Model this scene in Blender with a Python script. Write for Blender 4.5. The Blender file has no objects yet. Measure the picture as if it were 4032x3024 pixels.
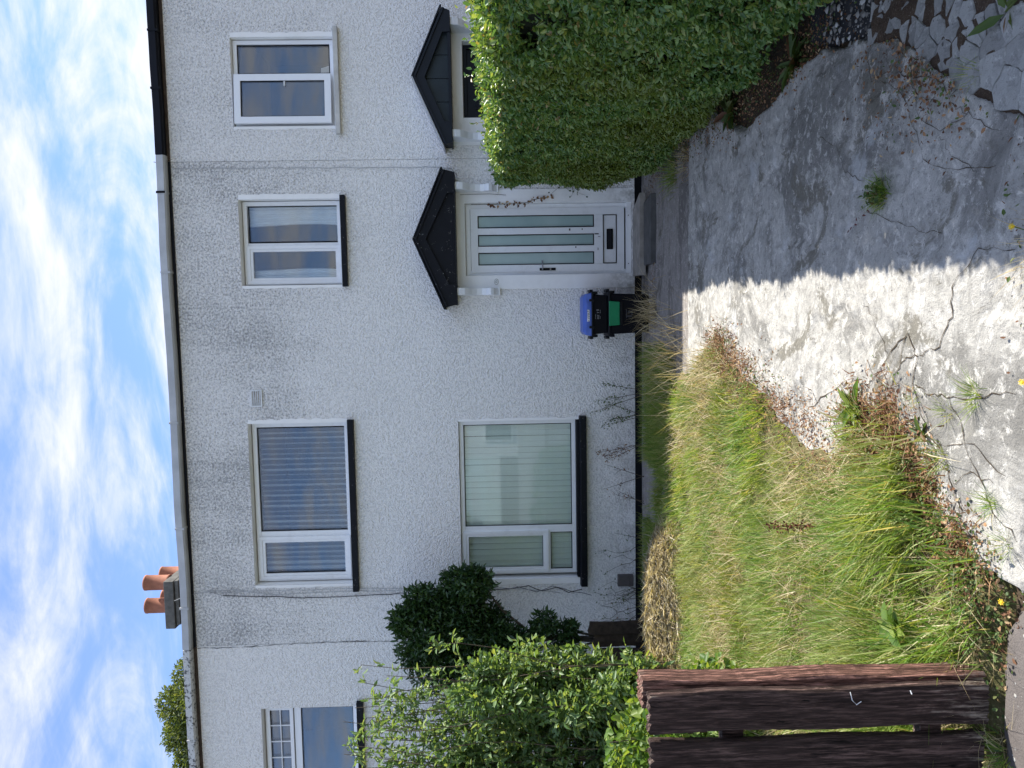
import bpy, math, random
import numpy as np
from mathutils import Matrix, Vector
random.seed(7)
rng = np.random.default_rng(11)
scene = bpy.context.scene
col = scene.collection

# ------------------------------------------------------------------ camera (phone held sideways: the frame lies on its side)
CAM_LOC = (0.0, -9.4, 1.745)
CAM_ROT = ((-0.016926568, 0.996112811, 0.086445123),
           (-0.025913730, 0.085991417, -0.995958812),
           (-0.999520870, -0.019098280, 0.024357459))
cd = bpy.data.cameras.new('camera')
cam = bpy.data.objects.new('camera', cd)
col.objects.link(cam)
cam.matrix_world = Matrix.Translation(CAM_LOC) @ Matrix(CAM_ROT).to_4x4()
cd.sensor_width = 36
cd.lens = 36 * 3028 / 4032
cd.clip_start = 0.05
cd.clip_end = 2000
scene.camera = cam

# ------------------------------------------------------------------ light and exposure
SUN_DIR = Vector((-0.72, -0.34, -1.0)).normalized()        # the way the sunlight travels
SUN_STRENGTH = 2.0
SKY_STRENGTH = 0.063
EXPOSURE = 2.36
to_sun = -SUN_DIR
elev = math.asin(to_sun.z)
azim = math.atan2(to_sun.x, to_sun.y)
w = bpy.data.worlds.new('World')
scene.world = w
w.use_nodes = True
nt = w.node_tree
for n in list(nt.nodes):
    nt.nodes.remove(n)


def wn(t, **kw):
    n = nt.nodes.new(t)
    for k, v in kw.items():
        setattr(n, k, v)
    return n


sky = wn('ShaderNodeTexSky', sky_type='NISHITA', sun_disc=False)
sky.sun_elevation = elev
sky.sun_rotation = azim
sky.altitude = 50
sky.air_density = 1.0
sky.dust_density = 0.15
sky.ozone_density = 2.5
tc = wn('ShaderNodeTexCoord')
sep = wn('ShaderNodeSeparateXYZ')
nt.links.new(tc.outputs['Generated'], sep.inputs[0])
zz = wn('ShaderNodeMath', operation='MAXIMUM')
nt.links.new(sep.outputs[2], zz.inputs[0])
zz.inputs[1].default_value = 0.0
za = wn('ShaderNodeMath', operation='ADD')
nt.links.new(zz.outputs[0], za.inputs[0])
za.inputs[1].default_value = 0.22
dv = []
for i in (0, 1):
    d = wn('ShaderNodeMath', operation='DIVIDE')
    nt.links.new(sep.outputs[i], d.inputs[0])
    nt.links.new(za.outputs[0], d.inputs[1])
    dv.append(d)
cmb = wn('ShaderNodeCombineXYZ')
nt.links.new(dv[0].outputs[0], cmb.inputs[0])
nt.links.new(dv[1].outputs[0], cmb.inputs[1])
mp = wn('ShaderNodeMapping')
mp.inputs['Rotation'].default_value = (0, 0, math.radians(-38))
mp.inputs['Scale'].default_value = (1.0, 2.1, 1)
mp.inputs['Location'].default_value = (1.9, 6.3, 0)
nt.links.new(cmb.outputs[0], mp.inputs[0])


def wnoise(scale, detail, rough, dist, src):
    n = wn('ShaderNodeTexNoise')
    n.inputs['Scale'].default_value = scale
    n.inputs['Detail'].default_value = detail
    n.inputs['Roughness'].default_value = rough
    n.inputs['Distortion'].default_value = dist
    nt.links.new(src.outputs[0], n.inputs['Vector'])
    return n


n1 = wnoise(1.5, 12, 0.62, 0.9, mp)
n2 = wnoise(5.5, 8, 0.62, 0.4, mp)
mx = wn('ShaderNodeMix', data_type='FLOAT')
mx.inputs[0].default_value = 0.34
nt.links.new(n1.outputs[0], mx.inputs[2])
nt.links.new(n2.outputs[0], mx.inputs[3])
mr = wn('ShaderNodeMapRange', interpolation_type='SMOOTHSTEP')
mr.inputs[1].default_value = 0.385
mr.inputs[2].default_value = 0.68
mr.inputs[3].default_value = 0.14
mr.inputs[4].default_value = 0.95
nt.links.new(mx.outputs[0], mr.inputs[0])
cl = wn('ShaderNodeMix', data_type='RGBA')
nt.links.new(mr.outputs[0], cl.inputs[0])
tint = wn('ShaderNodeMix', data_type='RGBA', blend_type='MULTIPLY')
tint.inputs[0].default_value = 1.0
tint.inputs[7].default_value = (0.48, 0.645, 0.86, 1)
nt.links.new(sky.outputs[0], tint.inputs[6])
nt.links.new(tint.outputs[2], cl.inputs[6])
cl.inputs[7].default_value = (3.5, 3.48, 3.5, 1)
bg = wn('ShaderNodeBackground')
bg.inputs[1].default_value = SKY_STRENGTH
nt.links.new(cl.outputs[2], bg.inputs[0])
wo = wn('ShaderNodeOutputWorld')
nt.links.new(bg.outputs[0], wo.inputs[0])

sd = bpy.data.lights.new('sun', 'SUN')
sd.energy = SUN_STRENGTH
sd.angle = math.radians(0.6)
sd.color = (1.0, 0.95, 0.86)
so = bpy.data.objects.new('sun', sd)
col.objects.link(so)
so.rotation_euler = SUN_DIR.to_track_quat('-Z', 'Y').to_euler()
so.location = (8, 6, 14)
scene.view_settings.view_transform = 'Standard'
scene.view_settings.look = 'None'
scene.view_settings.gamma = 1
scene.view_settings.exposure = EXPOSURE
scene.view_settings.use_curve_mapping = False


# ================================================================== helpers
def tag(o, label=None, cat=None, group=None, kind=None):
    if label: o['label'] = label
    if cat: o['category'] = cat
    if group: o['group'] = group
    if kind: o['kind'] = kind
    return o


ROOTLOC = {}


def thing(name, label, cat, loc=(0, 0, 0), group=None):
    o = bpy.data.objects.new(name, None)
    o.empty_display_size = 0.1
    col.objects.link(o)
    o.location = loc
    ROOTLOC[o] = Vector(loc)
    return tag(o, label, cat, group)


def link(name, me, parent=None, loc=None):
    o = bpy.data.objects.new(name, me)
    col.objects.link(o)
    if loc is not None:
        o.location = loc
    if parent is not None:
        o.parent = parent
        pl = Vector((0, 0, 0))
        p = parent
        while p is not None:
            pl = pl + ROOTLOC.get(p, Vector((0, 0, 0)))
            p = p.parent
        if p is None and parent in ROOTLOC or pl.length > 0:
            # the root is a plain translation: undo it so that meshes are kept in world coordinates
            if parent in ROOTLOC:
                o.matrix_parent_inverse = Matrix.Translation(-ROOTLOC[parent])
    return o


def mesh(name, v, f, mat=None, smooth=False):
    me = bpy.data.meshes.new(name)
    me.from_pydata([tuple(p) for p in v], [], [tuple(q) for q in f])
    if mat: me.materials.append(mat)
    if smooth:
        me.polygons.foreach_set('use_smooth', [True] * len(me.polygons))
    me.update()
    return me


def np_mesh(name, V, F, mat=None, smooth=False):
    """V (n,3) float, F (m,k) int with fixed k"""
    me = bpy.data.meshes.new(name)
    n, (m, k) = len(V), F.shape
    me.vertices.add(n)
    me.vertices.foreach_set('co', np.ascontiguousarray(V, dtype=np.float32).ravel())
    me.loops.add(m * k)
    me.loops.foreach_set('vertex_index', np.ascontiguousarray(F, dtype=np.int32).ravel())
    me.polygons.add(m)
    me.polygons.foreach_set('loop_start', np.arange(0, m * k, k, dtype=np.int32))
    me.update(calc_edges=True)
    me.validate()
    if smooth:
        me.polygons.foreach_set('use_smooth', np.ones(len(me.polygons), dtype=bool))
    if mat: me.materials.append(mat)
    return me


class MB:
    def __init__(s):
        s.v = []
        s.f = []

    def add(s, v, f):
        b = len(s.v)
        s.v += [tuple(p) for p in v]
        s.f += [tuple(i + b for i in q) for q in f]
        return s

    def box(s, x0, x1, y0, y1, z0, z1):
        v = [(x, y, z) for z in (z0, z1) for y in (y0, y1) for x in (x0, x1)]
        return s.add(v, [(0, 2, 3, 1), (4, 5, 7, 6), (0, 1, 5, 4), (1, 3, 7, 5), (3, 2, 6, 7), (2, 0, 4, 6)])

    def prism_y(s, poly, y0, y1):          # poly in x,z ; counter-clockwise seen from -y
        n = len(poly)
        v = [(x, y0, z) for x, z in poly] + [(x, y1, z) for x, z in poly]
        f = [tuple(range(n)), tuple(range(2 * n - 1, n - 1, -1))]
        f += [(i, i + n, (i + 1) % n + n, (i + 1) % n) for i in range(n)]
        return s.add(v, f)

    def prism_x(s, poly, x0, x1):          # poly in y,z
        n = len(poly)
        v = [(x0, y, z) for y, z in poly] + [(x1, y, z) for y, z in poly]
        f = [tuple(range(n - 1, -1, -1)), tuple(range(n, 2 * n))]
        f += [(i, (i + 1) % n, (i + 1) % n + n, i + n) for i in range(n)]
        return s.add(v, f)

    def prism_z(s, poly, z0, z1):
        n = len(poly)
        v = [(x, y, z0) for x, y in poly] + [(x, y, z1) for x, y in poly]
        f = [tuple(range(n - 1, -1, -1)), tuple(range(n, 2 * n))]
        f += [(i, (i + 1) % n, (i + 1) % n + n, i + n) for i in range(n)]
        return s.add(v, f)

    def frame(s, x0, x1, z0, z1, wd, y0, y1):  # rectangular frame ring of width wd
        v, f = [], []
        for y in (y0, y1):
            for (a, b, c, d) in ((x0, x1, z0, z1), (x0 + wd, x1 - wd, z0 + wd, z1 - wd)):
                v += [(a, y, c), (b, y, c), (b, y, d), (a, y, d)]
        for i in range(4):
            j = (i + 1) % 4
            f += [(i, j, 4 + j, 4 + i), (8 + i, 12 + i, 12 + j, 8 + j), (i, 8 + i, 8 + j, j), (4 + i, 4 + j, 12 + j, 12 + i)]
        return s.add(v, f)

    def tube(s, pts, r, n=6):
        pts = [Vector(p) for p in pts]
        rs = r if isinstance(r, (list, tuple)) else [r] * len(pts)
        rings = []
        for i, p in enumerate(pts):
            t = (pts[min(i + 1, len(pts) - 1)] - pts[max(i - 1, 0)]).normalized()
            a = t.orthogonal().normalized() if abs(t.z) > 0.9 else t.cross(Vector((0, 0, 1))).normalized()
            b = t.cross(a)
            rings.append([p + (a * math.cos(2 * math.pi * k / n) + b * math.sin(2 * math.pi * k / n)) * rs[i] for k in range(n)])
        v = [q for g in rings for q in g]
        f = []
        for i in range(len(rings) - 1):
            for k in range(n):
                f.append((i * n + k, i * n + (k + 1) % n, (i + 1) * n + (k + 1) % n, (i + 1) * n + k))
        f.append(tuple(range(n - 1, -1, -1)))
        f.append(tuple((len(rings) - 1) * n + k for k in range(n)))
        return s.add(v, f)

    def lathe(s, prof, c, n=16):
        v = []
        for r, z in prof:
            v += [(c[0] + r * math.cos(2 * math.pi * k / n), c[1] + r * math.sin(2 * math.pi * k / n), c[2] + z) for k in range(n)]
        f = []
        for i in range(len(prof) - 1):
            for k in range(n):
                f.append((i * n + k, i * n + (k + 1) % n, (i + 1) * n + (k + 1) % n, (i + 1) * n + k))
        f.append(tuple(range(n - 1, -1, -1)))
        f.append(tuple((len(prof) - 1) * n + k for k in range(n)))
        return s.add(v, f)

    def build(s, name, mat, parent=None, bevel=0, smooth=False):
        o = link(name, mesh(name, s.v, s.f, mat, smooth), parent)
        if bevel:
            m = o.modifiers.new('bevel', 'BEVEL')
            m.width = bevel
            m.segments = 2
            m.limit_method = 'ANGLE'
            m.angle_limit = math.radians(40)
        return o


def _hash(ix, iy, seed):
    h = (ix.astype(np.int64) * 374761393 + iy.astype(np.int64) * 668265263 + seed * 2147483647) & 0xffffffff
    h = ((h ^ (h >> 13)) * 1274126177) & 0xffffffff
    return ((h ^ (h >> 16)) & 0xffff) / 65535.0


def vnoise(x, y, seed=0):
    ix, iy = np.floor(x), np.floor(y)
    fx, fy = x - ix, y - iy
    fx = fx * fx * (3 - 2 * fx)
    fy = fy * fy * (3 - 2 * fy)
    a, b = _hash(ix, iy, seed), _hash(ix + 1, iy, seed)
    c, d = _hash(ix, iy + 1, seed), _hash(ix + 1, iy + 1, seed)
    return (a * (1 - fx) + b * fx) * (1 - fy) + (c * (1 - fx) + d * fx) * fy


def fbm(x, y, seed=0, oct=4, g=0.5):
    t, am, s = 0, 1, 0
    for k in range(oct):
        t = t + am * vnoise(x * 2 ** k, y * 2 ** k, seed + k * 17)
        s += am
        am *= g
    return t / s


def sdf_poly(px, py, poly):
    """signed distance, negative inside"""
    d = np.full(px.shape, 1e9)
    ins = np.zeros(px.shape, bool)
    n = len(poly)
    for i in range(n):
        ax, ay = poly[i]
        bx, by = poly[(i + 1) % n]
        ex, ey = bx - ax, by - ay
        wx, wy = px - ax, py - ay
        t = np.clip((wx * ex + wy * ey) / (ex * ex + ey * ey + 1e-12), 0, 1)
        d = np.minimum(d, (wx - ex * t) ** 2 + (wy - ey * t) ** 2)
        c = ((ay <= py) & (by > py)) | ((by <= py) & (ay > py))
        with np.errstate(divide='ignore', invalid='ignore'):
            xi = ax + (py - ay) * ex / (ey if ey else 1e-12)
        ins ^= c & (px < xi)
    d = np.sqrt(d)
    return np.where(ins, -d, d)


# ------------------------------------------------------------------ materials
class N:
    def __init__(s, name):
        s.m = bpy.data.materials.new(name)
        s.m.use_nodes = True
        s.t = s.m.node_tree
        s.t.nodes.clear()
        s.out = s.t.nodes.new('ShaderNodeOutputMaterial')
        s.tc = s.t.nodes.new('ShaderNodeTexCoord')
        s.co = s.tc.outputs['Object']

    def n(s, typ, **kw):
        x = s.t.nodes.new(typ)
        for k, v in kw.items():
            setattr(x, k, v)
        return x

    def l(s, a, b):
        s.t.links.new(a, b)

    def mapv(s, scale=(1, 1, 1), rot=(0, 0, 0), loc=(0, 0, 0), src=None):
        m = s.n('ShaderNodeMapping')
        m.inputs['Scale'].default_value = scale
        m.inputs['Rotation'].default_value = rot
        m.inputs['Location'].default_value = loc
        s.l(src or s.co, m.inputs[0])
        return m.outputs[0]

    def noise(s, scale, detail=4, rough=0.5, dist=0, src=None):
        x = s.n('ShaderNodeTexNoise')
        x.inputs['Scale'].default_value = scale
        x.inputs['Detail'].default_value = detail
        x.inputs['Roughness'].default_value = rough
        x.inputs['Distortion'].default_value = dist
        s.l(src or s.co, x.inputs['Vector'])
        return x.outputs[0]

    def voro(s, scale, feature='F1', src=None, rand=1):
        x = s.n('ShaderNodeTexVoronoi', feature=feature)
        x.inputs['Scale'].default_value = scale
        x.inputs['Randomness'].default_value = rand
        s.l(src or s.co, x.inputs['Vector'])
        return x.outputs[0]

    def rng(s, src, a, b, c=0, d=1, smooth=False):
        x = s.n('ShaderNodeMapRange')
        if smooth: x.interpolation_type = 'SMOOTHSTEP'
        for i, v in enumerate((a, b, c, d)):
            x.inputs[i + 1].default_value = v
        s.l(src, x.inputs[0])
        return x.outputs[0]

    def math(s, op, a, b=None):
        x = s.n('ShaderNodeMath', operation=op)
        for i, v in enumerate((a, b)):
            if v is None: continue
            if isinstance(v, (int, float)):
                x.inputs[i].default_value = v
            else:
                s.l(v, x.inputs[i])
        return x.outputs[0]

    def mix(s, f, a, b, mode='MIX'):
        x = s.n('ShaderNodeMix', data_type='RGBA', blend_type=mode)
        for i, v in ((0, f), (6, a), (7, b)):
            if isinstance(v, (int, float)):
                x.inputs[i].default_value = v
            elif isinstance(v, tuple):
                x.inputs[i].default_value = v + (1,) if len(v) == 3 else v
            else:
                s.l(v, x.inputs[i])
        return x.outputs[2]

    def ramp(s, src, stops):
        x = s.n('ShaderNodeValToRGB')
        e = x.color_ramp.elements
        while len(e) < len(stops):
            e.new(0.5)
        for i, (p, c) in enumerate(stops):
            e[i].position = p
            e[i].color = c + (1,) if len(c) == 3 else c
        s.l(src, x.inputs[0])
        return x.outputs[0]

    def bump(s, h, strength=0.5, dist=0.01, prev=None):
        x = s.n('ShaderNodeBump')
        x.inputs['Strength'].default_value = strength
        x.inputs['Distance'].default_value = dist
        s.l(h, x.inputs['Height'])
        if prev is not None: s.l(prev, x.inputs['Normal'])
        return x.outputs[0]

    def bsdf(s, color, rough=0.7, normal=None, spec=0.4, metallic=0, trans=None, transcol=None):
        b = s.n('ShaderNodeBsdfPrincipled')
        if isinstance(color, tuple):
            b.inputs['Base Color'].default_value = color + (1,)
        else:
            s.l(color, b.inputs['Base Color'])
        if isinstance(rough, (int, float)):
            b.inputs['Roughness'].default_value = rough
        else:
            s.l(rough, b.inputs['Roughness'])
        b.inputs['Specular IOR Level'].default_value = spec
        b.inputs['Metallic'].default_value = metallic
        if normal is not None: s.l(normal, b.inputs['Normal'])
        o = b.outputs[0]
        if trans:
            t = s.n('ShaderNodeBsdfTranslucent')
            tcx = transcol if transcol is not None else color
            if isinstance(tcx, tuple):
                t.inputs[0].default_value = tcx + (1,)
            else:
                s.l(tcx, t.inputs[0])
            mxs = s.n('ShaderNodeMixShader')
            mxs.inputs[0].default_value = trans
            s.l(o, mxs.inputs[1])
            s.l(t.outputs[0], mxs.inputs[2])
            o = mxs.outputs[0]
        s.l(o, s.out.inputs[0])
        return s.m


def plain(name, c, rough=0.6, var=0.12, scale=6, bump=0, bscale=60, spec=0.4, metallic=0):
    k = N(name)
    f = k.noise(scale, 5, 0.6)
    c2 = tuple(max(0, x * (1 - 2.2 * var)) for x in c)
    cc = k.ramp(f, [(0.3, c2), (0.7, c)])
    nm = k.bump(k.noise(bscale, 3), bump, 0.004) if bump else None
    return k.bsdf(cc, rough, nm, spec, metallic)


def leafmat(name, cols, rough=0.4, trans=0.3, spec=0.5, patch=None):
    k = N(name)
    g = k.n('ShaderNodeNewGeometry')
    c = k.ramp(g.outputs['Random Per Island'], cols)
    if patch:
        c = k.mix(k.rng(k.noise(patch[0], 3), 0.45, 0.65, 0, patch[1]), c, patch[2])
    tcx = k.mix(1.0, c, (1.9, 1.7, 0.7), 'MULTIPLY')
    return k.bsdf(c, rough, None, spec, 0, trans, tcx)


MAT = {}


def roughcast(name, tone, dirt):
    k = N(name)
    warp = k.noise(26, 6, 0.68)
    pebble = k.voro(56, 'SMOOTH_F1')
    h = k.math('ADD', k.math('MULTIPLY', warp, 1.4), k.math('MULTIPLY', pebble, -1.0))
    # grime that sits in the hollows of the roughcast, in broad drifts
    big = k.noise(0.75, 5, 0.65, 0.4)
    sx = k.n('ShaderNodeSeparateXYZ')
    k.l(k.co, sx.inputs[0])
    streak = k.noise(1.0, 5, 0.7, 0, k.mapv((3.2, 1, 0.35)))
    hi = k.rng(sx.outputs[2], 2.6, 4.6, 0.08, 0.50, True)
    drift = k.math('ADD', k.math('ADD', k.rng(big, 0.3, 0.75, 0, 0.34), hi), k.rng(streak, 0.45, 0.75, 0, 0.14))
    speck = k.noise(38, 7, 0.78)
    thr = k.math('SUBTRACT', 0.74, k.math('MULTIPLY', drift, 0.36 * dirt))
    sp = k.math('MULTIPLY', k.rng(k.math('SUBTRACT', speck, thr), -0.03, 0.10, 0, 1), 0.75)
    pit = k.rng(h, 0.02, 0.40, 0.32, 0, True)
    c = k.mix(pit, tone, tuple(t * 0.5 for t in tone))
    c = k.mix(k.math('MULTIPLY', drift, 0.15 * dirt), c, (0.45, 0.46, 0.48))
    c = k.mix(sp, c, (0.20, 0.20, 0.205))
    foot = k.math('MULTIPLY', k.rng(sx.outputs[2], 0.55, 0.0, 0, 1, True), k.rng(k.noise(5, 6, 0.7), 0.45, 0.7, 0, 0.5))
    c = k.mix(foot, c, (0.25, 0.235, 0.20))
    nm = k.bump(h, 0.9, 0.020)
    return k.bsdf(c, 0.85, nm, 0.2)


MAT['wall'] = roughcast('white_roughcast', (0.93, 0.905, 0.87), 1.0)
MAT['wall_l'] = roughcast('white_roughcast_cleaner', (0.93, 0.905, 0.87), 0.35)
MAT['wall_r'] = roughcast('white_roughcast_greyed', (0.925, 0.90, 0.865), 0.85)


def plaster():
    k = N('smooth_white_plaster')
    f = k.noise(3.2, 7, 0.65)
    sx = k.n('ShaderNodeSeparateXYZ')
    k.l(k.co, sx.inputs[0])
    c = k.mix(k.rng(f, 0.5, 0.75, 0, 0.35), (0.88, 0.87, 0.85), (0.65, 0.64, 0.61))
    foot = k.math('MULTIPLY', k.rng(sx.outputs[2], 0.5, 0.0, 0, 1, True), k.rng(k.noise(9, 6, 0.7), 0.42, 0.62, 0, 0.7))
    c = k.mix(foot, c, (0.24, 0.23, 0.20))
    return k.bsdf(c, 0.75, k.bump(k.noise(25, 5), 0.35, 0.006), 0.3)


MAT['plaster'] = plaster()


def upvc(name, c=(0.80, 0.81, 0.82), dirt=0.25):
    k = N(name)
    f = k.noise(7, 7, 0.7)
    cc = k.mix(k.rng(f, 0.52, 0.78, 0, dirt), c, (0.36, 0.34, 0.31))
    return k.bsdf(cc, 0.38, None, 0.45)


MAT['upvc'] = upvc('white_upvc')
MAT['upvc_new'] = upvc('clean_white_upvc', (0.82, 0.83, 0.85), 0.08)


def peeling(name, c, chip=(0.42, 0.40, 0.37), amount=0.62):
    k = N(name)
    f = k.noise(30, 8, 0.72, 0.3)
    m = k.math('MULTIPLY', k.rng(f, amount, amount + 0.035), k.rng(k.noise(4, 3), 0.42, 0.56))
    cc = k.mix(m, k.ramp(k.noise(9, 4), [(0.3, tuple(x * 0.7 for x in c)), (0.7, c)]), chip)
    return k.bsdf(cc, 0.55, k.bump(f, 0.25, 0.004), 0.18)


MAT['black_paint'] = peeling('black_gloss_paint', (0.0055, 0.0065, 0.010), (0.30, 0.29, 0.27))
MAT['navy_paint'] = plain('dark_slate_paint', (0.011, 0.015, 0.022), 0.5, 0.15, 5, spec=0.2)
MAT['slate_board'] = plain('dark_slate_board', (0.022, 0.034, 0.042), 0.45, 0.2, 4, spec=0.25)
MAT['black_plinth'] = peeling('black_plinth_paint', (0.008, 0.009, 0.011), (0.18, 0.18, 0.16), 0.66)
MAT['gutter_grey'] = plain('pale_grey_gutter', (0.50, 0.51, 0.52), 0.5, 0.12, 3)
MAT['gutter_lichen'] = None
MAT['gutter_black'] = plain('black_gutter', (0.007, 0.008, 0.012), 0.5, 0.1, 3, spec=0.15)
MAT['sill_stone'] = plain('pale_painted_sill', (0.60, 0.585, 0.55), 0.7, 0.12, 9, 0.3)


def lichen():
    k = N('lichen_stained_gutter')
    f = k.noise(22, 8, 0.75)
    cc = k.mix(k.rng(f, 0.52, 0.58), (0.55, 0.55, 0.53), (0.06, 0.06, 0.06))
    return k.bsdf(cc, 0.8, k.bump(f, 0.3, 0.01))


MAT['gutter_lichen'] = lichen()


def glass(name, refl, tint=(1, 1, 1), rough=0.0):
    k = N(name)
    lw = k.n('ShaderNodeFresnel')
    lw.inputs[0].default_value = 1.5
    tr = k.n('ShaderNodeBsdfTransparent')
    tr.inputs[0].default_value = tint + (1,)
    gl = k.n('ShaderNodeBsdfGlossy')
    gl.inputs['Roughness'].default_value = rough
    gl.inputs['Color'].default_value = (0.95, 0.97, 1, 1)
    ms = k.n('ShaderNodeMixShader')
    k.l(k.math('MINIMUM', k.math('MULTIPLY', lw.outputs[0], refl), 0.95), ms.inputs[0])
    k.l(tr.outputs[0], ms.inputs[1])
    k.l(gl.outputs[0], ms.inputs[2])
    k.l(ms.outputs[0], k.out.inputs[0])
    return k.m


MAT['glass'] = glass('double_glazing', 2.0, (0.93, 0.95, 0.96))
MAT['glass_low'] = glass('double_glazing_low', 1.0, (0.95, 0.98, 0.97))


def frosted():
    k = N('frosted_green_glass')
    c = k.ramp(k.noise(1.6, 3, 0.5, 0, k.mapv((1, 1, 1.6))), [(0.3, (0.30, 0.42, 0.41)), (0.7, (0.40, 0.52, 0.505))])
    return k.bsdf(c, 0.22, k.bump(k.noise(120, 2), 0.05, 0.002), 0.6)


MAT['frosted'] = frosted()
MAT['gasket'] = plain('black_rubber', (0.006, 0.006, 0.008), 0.6, spec=0.15)
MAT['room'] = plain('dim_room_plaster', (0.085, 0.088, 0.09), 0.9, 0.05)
MAT['blind'] = plain('cream_blind_fabric', (0.84, 0.89, 0.86), 0.85, 0.03)
MAT['blind_up'] = plain('pale_blind_fabric', (0.90, 0.92, 0.90), 0.85, 0.04)
MAT['curtain'] = plain('white_net_curtain', (0.84, 0.88, 0.88), 0.9, 0.05)
MAT['curtain_b'] = plain('blue_edged_curtain', (0.40, 0.46, 0.58), 0.9, 0.1, 20)
MAT['metal'] = plain('worn_steel', (0.42, 0.42, 0.43), 0.3, 0.1, 8, metallic=0.9)
MAT['white_plastic'] = plain('white_plastic', (0.74, 0.75, 0.75), 0.45, 0.05)
MAT['brass'] = plain('old_brass', (0.55, 0.48, 0.33), 0.35, 0.1, metallic=0.6)
MAT['ceramic'] = plain('white_ceramic', (0.78, 0.79, 0.78), 0.25, 0.03)
MAT['ink'] = plain('dark_ink', (0.03, 0.032, 0.036), 0.5)
MAT['cable_w'] = plain('pale_cable', (0.50, 0.50, 0.50), 0.6, 0.15, 10)
MAT['cable_b'] = plain('dark_cable', (0.03, 0.03, 0.035), 0.5, 0.1)
MAT['crack'] = plain('crack_grime', (0.14, 0.14, 0.14), 0.95, 0.2, 30)
MAT['terracotta'] = plain('terracotta', (0.42, 0.165, 0.095), 0.8, 0.18, 7, 0.2)
MAT['chimney'] = plain('weathered_concrete', (0.31, 0.28, 0.23), 0.9, 0.22, 5, 0.4)
MAT['chimney_cap'] = plain('dark_weathered_concrete', (0.17, 0.16, 0.14), 0.9, 0.22, 8, 0.4)
MAT['roof'] = plain('dark_roof_tile', (0.06, 0.06, 0.065), 0.8, 0.2, 4)
MAT['box_plastic'] = plain('black_box_plastic', (0.0045, 0.005, 0.009), 0.55, 0.15, 6, spec=0.15)
MAT['box_rim'] = plain('black_rim_plastic', (0.010, 0.011, 0.015), 0.5, 0.15, 6, spec=0.2)
MAT['lid_blue'] = plain('blue_lid_plastic', (0.085, 0.165, 0.56), 0.45, 0.12, 5)
MAT['flap_green'] = plain('green_flap_plastic', (0.014, 0.27, 0.115), 0.4, 0.1, 5)
MAT['meter_box'] = plain('brown_plastic', (0.11, 0.095, 0.09), 0.55, 0.12, 12)
MAT['paper'] = plain('white_label', (0.78, 0.78, 0.80), 0.6, 0.05)


def stained_concrete(name, light, dark, brown, stretch=(1.0, 1.0, 1), amount=0.0):
    k = N(name)
    co = k.mapv(stretch)
    mid = tuple((x + y) / 2 for x, y in zip(light, dark))
    a = k.noise(0.85, 10, 0.68, 0.8, co)
    b = k.noise(4.2, 10, 0.72, 0.6, co)
    c3 = k.noise(19, 9, 0.75, 0.4, co)
    fine = k.noise(120, 5, 0.7)
    c = k.mix(k.rng(b, 0.38, 0.62), light, mid)
    c = k.mix(k.rng(a, 0.505 - amount, 0.585 - amount, 0, 0.88, True), c, k.mix(k.rng(b, 0.4, 0.6), dark, tuple(x * 0.72 for x in dark)))
    c = k.mix(k.rng(k.noise(1.5, 10, 0.72, 1.0, k.mapv((1.3, 0.9, 1), loc=(4, 9, 0))), 0.55, 0.61, 0, 0.85, True), c, brown)
    c = k.mix(k.rng(c3, 0.50, 0.62, 0, 0.55), c, tuple(x * 0.8 for x in dark))
    c = k.mix(k.rng(k.noise(15, 9, 0.78, 0.5, k.mapv(loc=(7, 3, 1))), 0.53, 0.61, 0, 0.8), c, tuple(min(0.8, x * 1.3) for x in light))
    c = k.mix(k.rng(k.noise(60, 7, 0.8), 0.585, 0.65, 0, 0.85), c, (0.07, 0.066, 0.058))
    c = k.mix(k.rng(k.noise(1.9, 7, 0.7, 0.5, k.mapv(loc=(1, 5, 2))), 0.58, 0.66, 0, 0.6), c, tuple(min(0.8, x * y) for x, y in zip(light, (1.12, 1.18, 1.28))))
    h = k.math('ADD', k.math('MULTIPLY', c3, 1.5), k.math('ADD', k.math('MULTIPLY', fine, 0.5), k.math('MULTIPLY', b, 1.5)))
    if name.startswith('broken'):
        oi = k.n('ShaderNodeObjectInfo')
        c = k.mix(k.rng(oi.outputs['Random'], 0, 1, 0, 0.45), c, tuple(x * 0.45 for x in dark))
    nm = k.bump(h, 0.9, 0.016 if not name.startswith('broken') else 0.012)
    return k.bsdf(c, 0.9, nm, 0.15)


MAT['drive'] = stained_concrete('weathered_pale_concrete', (0.52, 0.505, 0.47), (0.25, 0.243, 0.225), (0.185, 0.172, 0.14))
MAT['path'] = stained_concrete('dark_old_concrete', (0.36, 0.335, 0.315), (0.21, 0.195, 0.182), (0.165, 0.147, 0.12), (1, 2.5, 1))
MAT['piece'] = stained_concrete('broken_pale_concrete', (0.44, 0.44, 0.42), (0.22, 0.22, 0.21), (0.165, 0.155, 0.135))


def soil(name, c1, c2, c3, scale=1.0):
    k = N(name)
    a = k.noise(9 * scale, 8, 0.75)
    b = k.noise(60 * scale, 6, 0.75)
    c = k.ramp(a, [(0.35, c1), (0.6, c2)])
    c = k.mix(k.rng(b, 0.55, 0.68), c, c3)
    return k.bsdf(c, 0.95, k.bump(k.math('ADD', b, a), 0.9, 0.02), 0.15)


MAT['soil'] = soil('brown_soil', (0.05, 0.036, 0.024), (0.10, 0.075, 0.05), (0.17, 0.14, 0.10))
MAT['turf'] = soil('thatchy_turf', (0.075, 0.08, 0.028), (0.16, 0.14, 0.065), (0.27, 0.23, 0.13))
MAT['ground'] = soil('ground_earth', (0.06, 0.05, 0.035), (0.10, 0.085, 0.06), (0.15, 0.13, 0.10))


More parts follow.
